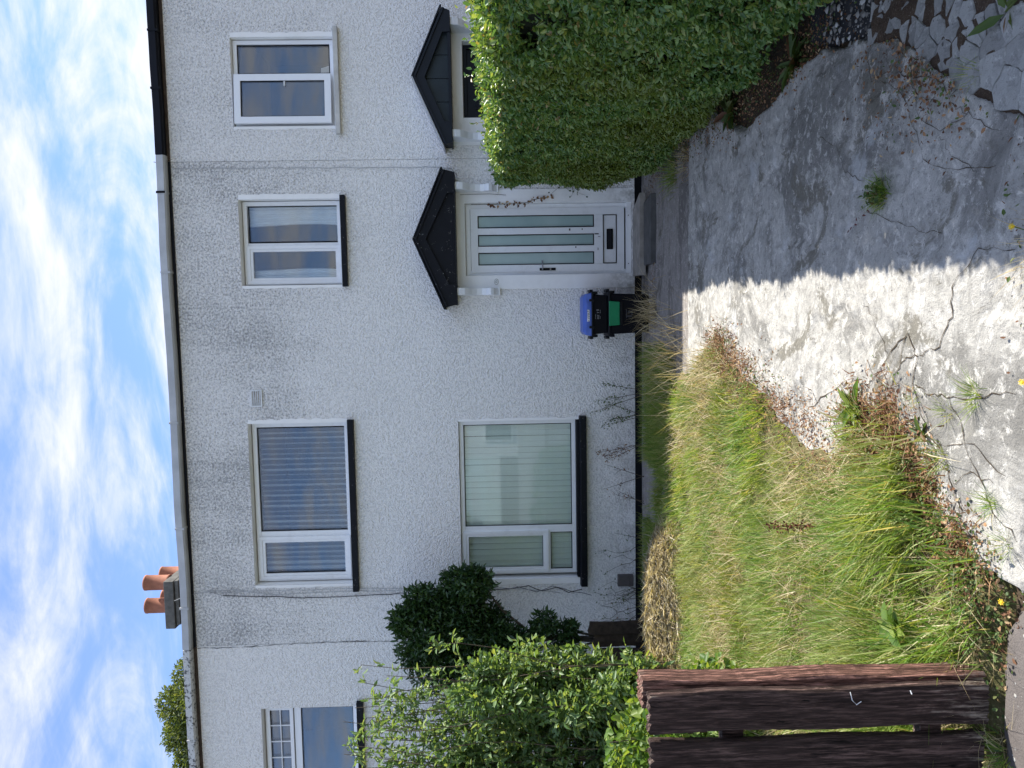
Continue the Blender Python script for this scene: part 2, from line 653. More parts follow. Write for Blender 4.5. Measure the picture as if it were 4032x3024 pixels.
def tarmac(name, base, stone, thr, scale):
    k = N(name)
    v = k.n('ShaderNodeTexVoronoi')
    v.inputs['Scale'].default_value = scale
    k.l(k.co, v.inputs['Vector'])
    sepc = k.n('ShaderNodeSeparateColor')
    k.l(v.outputs['Color'], sepc.inputs[0])
    pick = k.rng(sepc.outputs[0], thr, thr + 0.02)
    rim = k.rng(v.outputs['Distance'], 0.40, 0.28)
    m = k.math('MULTIPLY', pick, rim)
    n = k.noise(5, 8, 0.7)
    c = k.ramp(n, [(0.3, tuple(x * 0.7 for x in base)), (0.7, base)])
    c = k.mix(k.rng(k.noise(90, 5, 0.7), 0.52, 0.68, 0, 0.5), c, tuple(x * 0.45 for x in base))
    c = k.mix(m, c, stone)
    h = k.math('ADD', k.math('MULTIPLY', m, 0.6), k.noise(130, 4, 0.7))
    return k.bsdf(c, 0.85, k.bump(h, 0.7, 0.01), 0.25)


MAT['pavement'] = tarmac('worn_tarmac', (0.145, 0.128, 0.12), (0.34, 0.33, 0.31), 0.90, 48)
MAT['asphalt'] = tarmac('dark_asphalt', (0.045, 0.046, 0.050), (0.24, 0.22, 0.18), 0.90, 75)


def wood(name, stain, bare, wear_z, seed=0.0):
    k = N(name)
    g = k.noise(1.0, 8, 0.65, 0.6, k.mapv((26, 26, 2.4), loc=(seed, seed * 0.7, 0)))
    fine = k.noise(1.0, 6, 0.7, 0.2, k.mapv((110, 110, 9.0), loc=(seed, 0, 0)))
    ring = k.n('ShaderNodeTexWave', wave_type='RINGS', rings_direction='SPHERICAL')
    ring.inputs['Scale'].default_value = 5
    ring.inputs['Distortion'].default_value = 5
    ring.inputs['Detail'].default_value = 3
    k.l(k.mapv((3.0, 3.0, 0.55), loc=(seed + 0.3, 0.2, -0.35)), ring.inputs['Vector'])
    sx = k.n('ShaderNodeSeparateXYZ')
    k.l(k.co, sx.inputs[0])
    wear = k.math('ADD', k.rng(sx.outputs[2], wear_z + 0.15, wear_z - 0.45, -0.12, 0.11), k.math('MULTIPLY', k.math('SUBTRACT', k.noise(4, 6, 0.7, 0, k.mapv((3, 3, 1.5), loc=(seed, 3, 1))), 0.5), 0.35))
    tip = k.rng(sx.outputs[2], 1.10, 1.20, 0, 0.16)
    m = k.rng(k.math('ADD', k.math('ADD', k.math('MULTIPLY', g, 0.5), k.math('MULTIPLY', fine, 0.5)), k.math('ADD', wear, tip)), 0.585, 0.70)
    c = k.ramp(fine, [(0.38, tuple(x * 0.18 for x in stain)), (0.5, tuple(x * 0.8 for x in stain)), (0.62, tuple(x * 2.3 for x in stain))])
    c = k.mix(k.rng(ring.outputs[0], 0.1, 0.9, 0, 0.6), c, tuple(x * 0.25 for x in stain))
    c = k.mix(k.rng(k.noise(3.5, 5, 0.6, 0, k.mapv((1, 1, 0.5), loc=(seed, 1, 2))), 0.4, 0.65, 0, 0.55), c, tuple(x * 0.5 for x in stain))
    c = k.mix(m, c, k.ramp(fine, [(0.38, tuple(x * 0.2 for x in bare)), (0.6, bare)]))
    crk = k.rng(g, 0.33, 0.37, 1, 0)
    c = k.mix(crk, c, (0.006, 0.005, 0.004))
    h = k.math('ADD', k.math('MULTIPLY', fine, 0.8), k.math('ADD', k.math('MULTIPLY', k.rng(g, 0.3, 0.45), 0.8), k.math('MULTIPLY', ring.outputs[0], 0.15)))
    return k.bsdf(c, 0.75, k.bump(h, 1.0, 0.012), 0.15)


MAT['wood0'] = wood('red_brown_weathered_wood', (0.20, 0.105, 0.082), (0.42, 0.36, 0.29), 0.36, 2.0)
MAT['wood1'] = wood('dark_stained_wood', (0.092, 0.060, 0.052), (0.29, 0.245, 0.20), 0.46, 5.0)
MAT['wood2'] = wood('darker_stained_wood', (0.074, 0.049, 0.043), (0.26, 0.22, 0.18), 0.34, 9.0)
MAT['oldwood'] = plain('rotten_dark_wood', (0.075, 0.052, 0.038), 0.9, 0.3, 14, 0.6, 40)

MAT['hedge_leaf'] = leafmat('hedge_leaf', [(0.0, (0.045, 0.11, 0.030)), (0.4, (0.105, 0.205, 0.056)), (0.75, (0.185, 0.29, 0.088)), (0.95, (0.28, 0.34, 0.10)), (1.0, (0.28, 0.18, 0.09))],
                            0.38, 0.28, 0.55, (0.8, 0.75, (0.14, 0.175, 0.032)))
MAT['twig'] = plain('twig_bark', (0.11, 0.085, 0.055), 0.9, 0.2, 20)
MAT['hedge_core'] = plain('hedge_shade_core', (0.022, 0.026, 0.012), 0.95, 0.3, 25, 0.8, 30)  # dark twig brown-green for the added light-blocking core
MAT['dark_leaf'] = leafmat('dark_evergreen_leaf', [(0.0, (0.020, 0.050, 0.018)), (0.5, (0.034, 0.078, 0.024)), (1.0, (0.070, 0.125, 0.036))], 0.35, 0.2, 0.5)
MAT['light_leaf'] = leafmat('light_shrub_leaf', [(0.0, (0.075, 0.145, 0.048)), (0.5, (0.13, 0.215, 0.078)), (0.85, (0.20, 0.28, 0.14)), (1.0, (0.25, 0.31, 0.10))], 0.45, 0.38, 0.45)
MAT['lime_leaf'] = leafmat('lime_green_leaf', [(0.0, (0.055, 0.12, 0.02)), (0.6, (0.11, 0.19, 0.035)), (1.0, (0.21, 0.27, 0.06))], 0.5, 0.4, 0.4)
MAT['tree_leaf'] = leafmat('tree_leaf', [(0.0, (0.055, 0.088, 0.028)), (0.6, (0.10, 0.14, 0.045)), (1.0, (0.16, 0.185, 0.07))], 0.5, 0.35, 0.4)
MAT['bark'] = plain('tree_bark', (0.10, 0.08, 0.06), 0.9, 0.25, 10, 0.6, 30)
MAT['grass'] = leafmat('grass_blade', [(0.0, (0.065, 0.140, 0.022)), (0.40, (0.14, 0.245, 0.038)), (0.72, (0.24, 0.325, 0.072)), (0.90, (0.34, 0.34, 0.15)), (1.0, (0.52, 0.45, 0.27))],
                       0.5, 0.4, 0.35, (1.1, 0.5, (0.30, 0.29, 0.12)))
MAT['hay'] = leafmat('cut_hay', [(0.0, (0.24, 0.20, 0.135)), (0.5, (0.50, 0.44, 0.33)), (1.0, (0.72, 0.67, 0.54))], 0.75, 0.15, 0.25)
MAT['straw'] = leafmat('dry_straw', [(0.0, (0.24, 0.18, 0.10)), (0.5, (0.45, 0.37, 0.22)), (1.0, (0.66, 0.58, 0.40))], 0.7, 0.2, 0.3)
MAT['dead_leaf'] = leafmat('dead_leaf', [(0.0, (0.085, 0.042, 0.026)), (0.5, (0.20, 0.105, 0.06)), (0.85, (0.33, 0.20, 0.11)), (1.0, (0.46, 0.35, 0.21))], 0.8, 0.15, 0.2)
MAT['weed_leaf'] = leafmat('weed_leaf', [(0.0, (0.045, 0.085, 0.025)), (0.6, (0.085, 0.135, 0.035)), (0.9, (0.12, 0.13, 0.045)), (1.0, (0.17, 0.08, 0.05))], 0.55, 0.3, 0.35)
MAT['moss'] = soil('red_brown_moss', (0.065, 0.044, 0.033), (0.125, 0.088, 0.062), (0.25, 0.22, 0.18), 2)
MAT['yellow'] = plain('yellow_petal', (0.75, 0.52, 0.02), 0.6, 0.1, 20)
MAT['stone'] = leafmat('loose_stone', [(0.0, (0.09, 0.085, 0.078)), (0.5, (0.21, 0.205, 0.19)), (1.0, (0.46, 0.46, 0.44))], 0.9, 0.0001, 0.2)


# ------------------------------------------------------------------ foliage builders (numpy)
def unit(v):
    return v / (np.linalg.norm(v, axis=-1, keepdims=True) + 1e-9)


def leaves(P, D, Nn, L, W, fold=0.25, curl=0.15):
    """P base points, D growth directions, Nn upper-side normals; returns V,F (two quads each)"""
    n = len(P)
    D = unit(D)
    S = unit(np.cross(D, Nn))
    U = np.cross(S, D)
    L = np.broadcast_to(L, n)[:, None]
    W = np.broadcast_to(W, n)[:, None]
    b = P
    t = P + D * L - U * L * curl
    l1 = P + D * L * 0.33 - S * W * 0.46 + U * W * fold
    l2 = P + D * L * 0.70 - S * W * 0.36 + U * (W * fold * 0.7 - L * curl * 0.4)
    r1 = P + D * L * 0.33 + S * W * 0.46 + U * W * fold
    r2 = P + D * L * 0.70 + S * W * 0.36 + U * (W * fold * 0.7 - L * curl * 0.4)
    V = np.stack([b, l1, l2, t, r2, r1], 1).reshape(-1, 3)
    o = np.arange(n)[:, None] * 6
    F = np.concatenate([o + np.array([0, 3, 2, 1]), o + np.array([0, 5, 4, 3])], 1).reshape(-1, 4)
    return V, F


def blades(P, H, Wd, lean, ang, droop=0.5):
    """grass blades: P (n,3); H height; Wd width; lean 0..1.; ang direction of lean. Two quads each"""
    n = len(P)
    dx, dy = np.cos(ang), np.sin(ang)
    fa = ang + math.pi / 2 + rng.normal(0, 0.7, n)
    sx, sy = np.cos(fa) * Wd / 2, np.sin(fa) * Wd / 2
    lev = [(0, 0, 1.0), (0.5, 0.38, 0.8), (1.0, 1.0, 0.12)]
    Vs = []
    for t, q, wv in lev:
        hz = H * (t - droop * lean * q * 0.5)
        of = H * lean * (0.35 * t + 0.65 * q)
        for sg in (-1, 1):
            Vs.append(np.stack([P[:, 0] + dx * of + sg * sx * wv, P[:, 1] + dy * of + sg * sy * wv, P[:, 2] + hz], 1))
    V = np.stack(Vs, 1).reshape(-1, 3)
    o = np.arange(n)[:, None] * 6
    F = np.concatenate([o + np.array([0, 1, 3, 2]), o + np.array([2, 3, 5, 4])], 1).reshape(-1, 4)
    return V, F


def cat(parts):
    V, F, b = [], [], 0
    for v, f in parts:
        V.append(v)
        F.append(f + b)
        b += len(v)
    return np.concatenate(V), np.concatenate(F)


def rand_dirs(n):
    return unit(rng.normal(0, 1, (n, 3)))


def grid_mesh(name, x0, x1, y0, y1, step, fn, mat, parent=None):
    xs = np.arange(x0, x1 + step / 2, step)
    ys = np.arange(y0, y1 + step / 2, step)
    X, Y = np.meshgrid(xs, ys)
    Z = fn(X, Y)
    V = np.stack([X, Y, Z], -1).reshape(-1, 3)
    nx, ny = len(xs), len(ys)
    i = np.arange(nx * ny).reshape(ny, nx)
    F = np.stack([i[:-1, :-1], i[:-1, 1:], i[1:, 1:], i[1:, :-1]], -1).reshape(-1, 4)
    return link(name, np_mesh(name, V, F, mat, True), parent)


# ================================================================== the setting
DRIVE = [(1.80, -2.42), (1.75, -2.8), (1.55, -3.2), (1.30, -3.85), (1.33, -4.5), (1.42, -5.0), (1.35, -5.45), (1.26, -5.75), (1.20, -5.95), (1.10, -6.12),
         (0.98, -6.28), (0.86, -6.44), (0.76, -6.62), (0.66, -6.80), (0.3, -6.86), (-0.3, -6.93), (-0.98, -6.93), (-0.98, -6.5), (-0.92, -6.0), (-0.85, -5.5), (-0.78, -5.0),
         (-0.52, -4.2), (-0.32, -3.5), (-0.42, -3.0), (-0.75, -2.42)]
LAWN = [(-0.48, -2.45), (-0.16, -3.35), (-0.45, -4.2), (-0.68, -5.0), (-0.73, -5.4), (-0.52, -5.66), (-0.40, -5.98), (-0.48, -6.28), (-0.74, -6.42), (-0.88, -6.62),
        (-0.97, -6.80), (-1.25, -6.72), (-3.6, -6.70), (-6.5, -5.5), (-6.5, -1.2), (-3.0, -1.3), (-1.0, -1.6), (-0.58, -2.0)]


def ground_z(X, Y):
    return -0.13 + 0.02 * fbm(X * 2, Y * 2, 5)


mb = MB().add([(-250, -250, -0.16), (250, -250, -0.16), (250, 250, -0.16), (-250, 250, -0.16)], [(0, 1, 2, 3)])
tag(mb.build('ground', MAT['ground']), kind='structure')
g = grid_mesh('garden_soil', -7.0, 2.9, -6.98, 0.0, 0.05, lambda X, Y: -0.125 + 0.035 * fbm(X * 3, Y * 3, 5), MAT['soil'])
tag(g, kind='structure')


def drive_z(X, Y):
    d = sdf_poly(X, Y, DRIVE) + 0.09 * (fbm(X * 5, Y * 5, 21, 5) - 0.5) + 0.03 * (fbm(X * 22, Y * 22, 4, 3) - 0.5)
    d = np.where(Y > -2.75, np.maximum(d, (Y + 2.40) + 0.02 * (fbm(X * 8, Y * 0, 2) - 0.5)), d)
    e = np.clip((0.018 - d) / 0.03, 0, 1)
    surf = -0.035 + 0.014 * (fbm(X * 1.6, Y * 1.6, 8, 4) - 0.5) + 0.007 * (fbm(X * 11, Y * 11, 9, 4, 0.6) - 0.5)
    surf = surf - 0.014 * np.clip((fbm(X * 7, Y * 4, 31, 4) - 0.60) * 9, 0, 1)
    return surf - 0.13 * (1 - e)


drive = grid_mesh('driveway', -1.15, 1.95, -7.0, -2.34, 0.0135, drive_z, MAT['drive'])
tag(drive, kind='structure')
path = grid_mesh('garden_path', -5.0, 2.4, -2.55, -0.02, 0.04,
                 lambda X, Y: -0.080 + 0.012 * (fbm(X * 3, Y * 3, 3, 4) - 0.5), MAT['path'])
tag(path, kind='structure')


def lawn_z(X, Y):
    d = sdf_poly(X, Y, LAWN) + 0.15 * (fbm(X * 3, Y * 3, 41) - 0.5)
    e = np.clip((0.05 - d) / 0.14, 0, 1)
    return -0.13 + e * (0.085 + 0.05 * fbm(X * 2.5, Y * 2.5, 14)) * 1.0


tag(grid_mesh('lawn_turf', -6.8, 0.1, -6.93, -1.0, 0.04, lawn_z, MAT['turf']), kind='structure')
pv = grid_mesh('pavement', -6, 6, -9.2, -6.70, 0.03, lambda X, Y: -0.070 + 0.012 * (fbm(X * 6, Y * 6, 77, 4) - 0.5) - 0.05 * np.clip((Y + 6.80 + 0.17 * np.clip((X + 1.15) / 0.25, 0, 1)) / 0.05 + 1.2 * (fbm(X * 5, Y * 5, 3) - 0.5), 0, 1), MAT['pavement'])
tag(pv, kind='structure')
rd = MB().box(-80, 80, -16.5, -9.2, -0.155, -0.12).build('road', tarmac('pale_road_tarmac', (0.20, 0.195, 0.19), (0.35, 0.34, 0.32), 0.8, 60))
tag(rd, kind='structure')
asph = grid_mesh('asphalt_strip', 0.95, 2.6, -6.95, -4.9, 0.03,
                 lambda X, Y: -0.072 + 0.015 * (fbm(X * 7, Y * 7, 51, 4) - 0.5) - 0.08 * np.clip((sdf_poly(X, Y, [(1.50, -4.95), (2.6, -4.95), (2.6, -6.2), (1.25, -6.2), (1.34, -5.6)]) + 0.10 * (fbm(X * 6, Y * 6, 52) - 0.5)) / 0.06, 0, 1), MAT['asphalt'])
tag(asph, kind='structure')
gut2 = grid_mesh('grit_strip', 0.55, 2.2, -6.95, -5.75, 0.03,
                 lambda X, Y: -0.045 + 0.026 * (fbm(X * 9, Y * 9, 61, 4) - 0.5) - 0.02 * np.clip((X - 1.3) * 3, 0, 1) - 0.06 * np.clip(-(sdf_poly(X, Y, DRIVE) + 0.02) / 0.06, 0, 1), MAT['moss'])
tag(gut2, kind='structure')


# broken concrete at the front right corner of the drive: Voronoi pieces
def clip_poly(poly, px, py, nx, ny):
    out = []
    for i in range(len(poly)):
        a, b = poly[i], poly[(i + 1) % len(poly)]
        da = (a[0] - px) * nx + (a[1] - py) * ny
        db = (b[0] - px) * nx + (b[1] - py) * ny
        if da <= 0: out.append(a)
        if (da < 0 < db) or (db < 0 < da):
            t = da / (da - db)
            out.append((a[0] + (b[0] - a[0]) * t, a[1] + (b[1] - a[1]) * t))
    return out


sites = []
r2 = random.Random(5)
tries = 0
while tries < 520:
    tries += 1
    x, y = r2.uniform(0.46, 1.45), r2.uniform(-6.90, -5.72)
    out_ = max(0.0, min(1.0, (x - 0.85) * 1.6 + (y + 6.35) * 0.5 + 0.1))
    gap = 0.030 * (1 - out_) + 0.016 * out_
    if r2.random() > 0.10 + 0.9 * out_: continue
    gap *= 0.5 + 1.0 * float(vnoise(np.array([x * 6]), np.array([y * 6]), 5)[0])
    if all((x - q[0]) ** 2 + (y - q[1]) ** 2 > gap * gap for q in sites):
        sites.append((x, y))
bx = [(0.4, -7.0), (1.5, -7.0), (1.5, -5.7), (0.4, -5.7)]
inner = np.array(sites)
ds = sdf_poly(inner[:, 0], inner[:, 1], DRIVE)
ok = sdf_poly(inner[:, 0], inner[:, 1], [(0.60, -6.5), (0.95, -6.2), (1.15, -5.85), (1.38, -5.75), (1.42, -6.05), (1.28, -6.35), (1.12, -6.55), (1.00, -6.78), (0.60, -6.90)])
for idx, s in enumerate(sites):
    if ds[idx] < 0.005 or ok[idx] > 0.03: continue
    loose = max(0.0, min(1.0, (s[0] - 1.0) * 1.9 + (ds[idx] - 0.12) * 1.6))
    if r2.random() < 0.45 * loose: continue
    poly = bx
    for k, q in enumerate(sites):
        if k == idx or abs(q[0] - s[0]) > 0.35 or abs(q[1] - s[1]) > 0.35: continue
        poly = clip_poly(poly, (s[0] + q[0]) / 2, (s[1] + q[1]) / 2, q[0] - s[0], q[1] - s[1])
    if len(poly) < 3: continue
    sh = 0.982 - 0.26 * loose * r2.uniform(0.2, 1.3)
    cx = sum(p[0] for p in poly) / len(poly)
    cy = sum(p[1] for p in poly) / len(poly)
    a = r2.uniform(-0.5, 0.5) * loose
    top = -0.037 - 0.010 * loose + r2.uniform(-0.007, 0.004)
    tx, ty = r2.uniform(-.10, .10) * loose, r2.uniform(-.10, .10) * loose
    # roughened outline: a jittered point on every edge
    op = []
    for i in range(len(poly)):
        p, q = poly[i], poly[(i + 1) % len(poly)]
        op.append(p)
        ln = math.hypot(q[0] - p[0], q[1] - p[1])
        if ln > 0.03:
            for t in (0.35, 0.7):
                op.append((p[0] + (q[0] - p[0]) * t + r2.uniform(-.05, .05) * ln, p[1] + (q[1] - p[1]) * t + r2.uniform(-.05, .05) * ln))
    rel = []
    for p in op:
        dx, dy = (p[0] - cx) * sh, (p[1] - cy) * sh
        rel.append((dx * math.cos(a) - dy * math.sin(a), dx * math.sin(a) + dy * math.cos(a)))
    n = len(rel)
    v = [(x, y, -0.05) for x, y in rel] + [(x, y, tx * x + ty * y - 0.004) for x, y in rel] + [(x * 0.988, y * 0.988, tx * x + ty * y) for x, y in rel]
    f = [(i, (i + 1) % n, (i + 1) % n + n, i + n) for i in range(n)] + [(i + n, (i + 1) % n + n, (i + 1) % n + 2 * n, i + 2 * n) for i in range(n)] + [tuple(range(2 * n, 3 * n))]
    link('slab_piece', mesh('slab_piece', v, f, MAT['piece']), drive, (cx + r2.uniform(-.02, .02) * loose, cy + r2.uniform(-.02, .02) * loose, top))

# cracks filled with soil
CR = [[(-0.10, -6.14), (-0.20, -5.99), (-0.34, -5.83), (-0.46, -5.74), (-0.53, -5.6)], [(-0.10, -6.14), (-0.22, -6.09), (-0.33, -6.02), (-0.44, -5.97), (-0.58, -5.88)],
      [(-0.10, -6.14), (-0.19, -6.23), (-0.31, -6.20), (-0.34, -6.29), (-0.34, -6.45), (-0.32, -6.63), (-0.29, -6.84)], [(-0.31, -6.20), (-0.44, -6.26), (-0.54, -6.40), (-0.68, -6.50), (-0.79, -6.57)],
      [(-0.33, -5.59), (-0.43, -5.38), (-0.53, -5.14)], [(-0.34, -6.45), (-0.48, -6.55), (-0.62, -6.66), (-0.72, -6.74), (-0.80, -6.90)], [(-0.19, -6.23), (-0.14, -6.38), (-0.02, -6.46), (0.10, -6.47)],
      [(0.48, -5.75), (0.40, -5.98), (0.33, -6.2), (0.30, -6.38)], [(1.05, -5.86), (0.93, -6.05), (0.74, -6.16), (0.60, -6.24), (0.52, -6.48), (0.50, -6.7)], [(-0.22, -6.09), (-0.19, -6.23)],
      [(-0.44, -5.97), (-0.50, -6.12), (-0.44, -6.26)], [(-0.20, -5.99), (-0.05, -5.86), (0.06, -5.70)], [(1.2, -5.88), (1.05, -5.95), (0.97, -6.12), (0.80, -6.18), (0.70, -6.34), (0.72, -6.52), (0.62, -6.70)], [(0.97, -6.12), (0.92, -6.30), (0.80, -6.40), (0.72, -6.52)], [(0.80, -6.18), (0.84, -6.30), (0.92, -6.30)], [(1.05, -5.95), (1.10, -6.08)], [(0.80, -6.40), (0.86, -6.46)], [(0.70, -6.34), (0.58, -6.42), (0.50, -6.60)], [(1.18, -5.72), (1.05, -5.78), (1.05, -5.95)], [(-0.54, -6.40), (-0.50, -6.62), (-0.58, -6.80)], [(0.10, -6.47), (0.22, -6.62), (0.20, -6.82)],
      [(0.95, -5.2), (0.84, -5.42), (0.70, -5.52), (0.62, -5.7)], [(-0.34, -5.83), (-0.40, -5.66), (-0.36, -5.52)], [(-0.68, -6.50), (-0.60, -6.60), (-0.62, -6.74)]]
for ci, c in enumerate(CR):
    pts = []
    for i in range(len(c) - 1):
        for t in np.linspace(0, 1, 6)[:-1]:
            pts.append((c[i][0] + (c[i + 1][0] - c[i][0]) * t + r2.uniform(-.011, .011), c[i][1] + (c[i + 1][1] - c[i][1]) * t + r2.uniform(-.011, .011)))
    pts.append(c[-1])
    v, f = [], []
    P = np.array(pts)
    Z = drive_z(P[:, 0], P[:, 1])
    for i, p in enumerate(pts):
        q0, q1 = pts[max(i - 1, 0)], pts[min(i + 1, len(pts) - 1)]
        dx, dy = q1[0] - q0[0], q1[1] - q0[1]
        ln = math.hypot(dx, dy) + 1e-6
        wd = r2.uniform(0.0004, 0.0034) * (0.5 if i in (0, len(pts) - 1) else 1)
        if ci in (7, 8) or ci > 10: wd *= 0.6
        v += [(p[0] - dy / ln * wd, p[1] + dx / ln * wd, Z[i] + 0.0035), (p[0] + dy / ln * wd, p[1] - dx / ln * wd, Z[i] + 0.0035)]
        if i: f.append((2 * i - 2, 2 * i, 2 * i + 1, 2 * i - 1))
    link('crack', mesh('crack', v, f, MAT['soil']), drive)


# ================================================================== the terrace of houses
def wall_mesh(x0, x1, z0, z1, holes, depth, mat, mat_reveal, name, parent):
    """front skin at y=0 with real openings; reveals to y=depth"""
    m = MB()
    xs = sorted({x0, x1, *[h[0] for h in holes], *[h[1] for h in holes]})
    zs = sorted({z0, z1, *[h[2] for h in holes], *[h[3] for h in holes]})
    for i in range(len(xs) - 1):
        for j in range(len(zs) - 1):
            cx, cz = (xs[i] + xs[i + 1]) / 2, (zs[j] + zs[j + 1]) / 2
            if any(h[0] < cx < h[1] and h[2] < cz < h[3] for h in holes): continue
            for y, fl in ((0, 0), (depth, 1)):
                q = [(xs[i], y, zs[j]), (xs[i + 1], y, zs[j]), (xs[i + 1], y, zs[j + 1]), (xs[i], y, zs[j + 1])]
                m.add(q, [(0, 1, 2, 3) if not fl else (3, 2, 1, 0)])
    m.add([(x0, 0, z0), (x0, depth, z0), (x0, depth, z1), (x0, 0, z1)], [(0, 1, 2, 3)])
    m.add([(x1, 0, z0), (x1, depth, z0), (x1, depth, z1), (x1, 0, z1)], [(3, 2, 1, 0)])
    m.add([(x0, 0, z1), (x1, 0, z1), (x1, depth, z1), (x0, depth, z1)], [(0, 1, 2, 3)])
    o = m.build(name, mat, parent)
    for h in holes:
        a, b, c, d = h[:4]
        # plaster reveals with a ragged edge standing a little proud of the skin
        rv = MB()
        for q in ([(a, 0, c), (a, depth, c), (a, depth, d), (a, 0, d)], [(b, 0, d), (b, depth, d), (b, depth, c), (b, 0, c)],
                  [(a, 0, d), (a, depth, d), (b, depth, d), (b, 0, d)], [(b, 0, c), (b, depth, c), (a, depth, c), (a, 0, c)]):
            rv.add(q, [(0, 1, 2, 3)])
        rv.build('reveal', mat_reveal, o)
    return o


def plaster_band(x0, x1, z0, z1, parent):
    """ragged thin plaster strip beside an opening, a few mm proud"""
    v, f = [], []
    zs = np.linspace(z0, z1, 26)
    for i, z in enumerate(zs):
        j = r2.uniform(-0.010, 0.010)
        if x1 > x0:
            v += [(x0, -0.006, z), (x1 + j, -0.003, z)]
        else:
            v += [(x1 + j, -0.003, z), (x0, -0.006, z)]
        if i: f.append((2 * i - 2, 2 * i - 1, 2 * i + 1, 2 * i))
    return link('plaster_band', mesh('plaster_band', v, f, MAT['plaster']), parent)


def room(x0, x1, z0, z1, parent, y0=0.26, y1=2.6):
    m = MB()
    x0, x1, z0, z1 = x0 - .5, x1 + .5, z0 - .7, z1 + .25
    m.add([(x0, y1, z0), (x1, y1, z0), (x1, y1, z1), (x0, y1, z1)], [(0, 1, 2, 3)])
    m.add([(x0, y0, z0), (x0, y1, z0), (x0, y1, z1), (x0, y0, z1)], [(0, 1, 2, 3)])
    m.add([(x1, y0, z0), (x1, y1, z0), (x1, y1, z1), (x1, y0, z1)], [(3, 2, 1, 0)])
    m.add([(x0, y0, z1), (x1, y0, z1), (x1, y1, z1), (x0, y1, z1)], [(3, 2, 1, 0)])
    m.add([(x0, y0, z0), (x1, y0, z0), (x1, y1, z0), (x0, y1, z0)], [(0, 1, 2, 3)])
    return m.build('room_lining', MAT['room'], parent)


def pane(parent, x0, x1, z0, z1, y, mat=None, gasket=True):
    m = MB().box(x0, x1, y + 0.006, y + 0.028, z0, z1)
    o = m.build('pane', mat or MAT['glass'], parent)
    if gasket:
        MB().frame(x0 - 0.001, x1 + 0.001, z0 - 0.001, z1 + 0.001, 0.009, y - 0.0015, y + 0.010).build('gasket', MAT['gasket'], parent)
    return o


SX = {'left': (-9.6, -4.035), 'mid': (-4.030, 1.895), 'right': (1.900, 8.5)}
house = thing('house', 'white roughcast middle house with pale grey gutter and white glazed door', 'house', (-1.0, 0, 0))
house_l = thing('house', 'left end of the white terrace with lichen-spotted gutter behind shrubs', 'house', (-6.8, 0, 0))
house_r = thing('house', 'right end of the white terrace with black gutter and dark door behind hedge', 'house', (5.2, 0, 0))
W1 = (-3.275, -1.245, 3.545, 4.755)
W2 = (-3.270, -1.268, 0.690, 2.185)
W3 = (0.430, 1.450, 3.540, 4.745)
W4 = (2.298, 3.318, 3.555, 4.755)
W5 = (-6.10, -4.872, 3.560, 4.755)
W6 = (-6.20, -4.95, 0.80, 2.17)
DOOR = (0.512, 1.369, 0.030, 2.046)
DOOR2 = (2.372, 3.247, 0.030, 2.038)
wm = wall_mesh(SX['mid'][0], SX['mid'][1], 0.0, 5.55, [W1, W2, W3, DOOR], 0.26, MAT['wall'], MAT['plaster'], 'wall', house)
wl = wall_mesh(SX['left'][0], SX['left'][1], 0.0, 5.55, [W5, W6], 0.26, MAT['wall_l'], MAT['plaster'], 'wall', house_l)
wr = wall_mesh(SX['right'][0], SX['right'][1], 0.0, 5.55, [W4, DOOR2], 0.26, MAT['wall_r'], MAT['plaster'], 'wall', house_r)
for h, s in ((house, 'mid'), (house_l, 'left'), (house_r, 'right')):
    MB().box(SX[s][0], SX[s][1], 0.018, 0.25, -0.16, -0.002).build('plinth', MAT['black_plinth'], h)
    # back and floor of the shell, roof of low pitch
    x0, x1 = SX[s]
    MB().box(x0, x1, 6.8, 7.0, -0.15, 5.55).build('back_wall', MAT['plaster'], h)
    rf = MB()
    rf.prism_x([(0.02, 5.55), (3.45, 6.80), (7.1, 5.55), (7.1, 5.66), (3.45, 6.91), (0.02, 5.66)][::-1], x0, x1)
    rf.v = [(p[0], p[1], p[2] - 0.05) for p in rf.v]
    rf.build('roof', MAT['roof'], h)
MB().box(-9.6, -9.4, 0.26, 6.8, -0.15, 5.50).build('end_wall', MAT['plaster'], house_l)
MB().box(8.3, 8.5, 0.26, 6.8, -0.15, 5.50).build('end_wall', MAT['plaster'], house_r)
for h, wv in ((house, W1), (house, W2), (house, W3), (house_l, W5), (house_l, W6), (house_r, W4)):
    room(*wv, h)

# party line crack and rendering joints
for x, z0, z1, h in ((-4.04, 1.2, 5.5, house), ):
    v, f = [], []
    zs = np.linspace(z0, z1, 90)
    xx = x
    for i, z in enumerate(zs):
        xx = x + 0.02 * math.sin(z * 2.1) + r2.uniform(-.006, .006)
        wd = r2.uniform(0.000, 0.006)
        v += [(xx - wd, -0.006, z), (xx + wd, -0.006, z)]
        if i: f.append((2 * i - 2, 2 * i - 1, 2 * i + 1, 2 * i))
    link('render_crack', mesh('render_crack', v, f, MAT['crack']), wm)

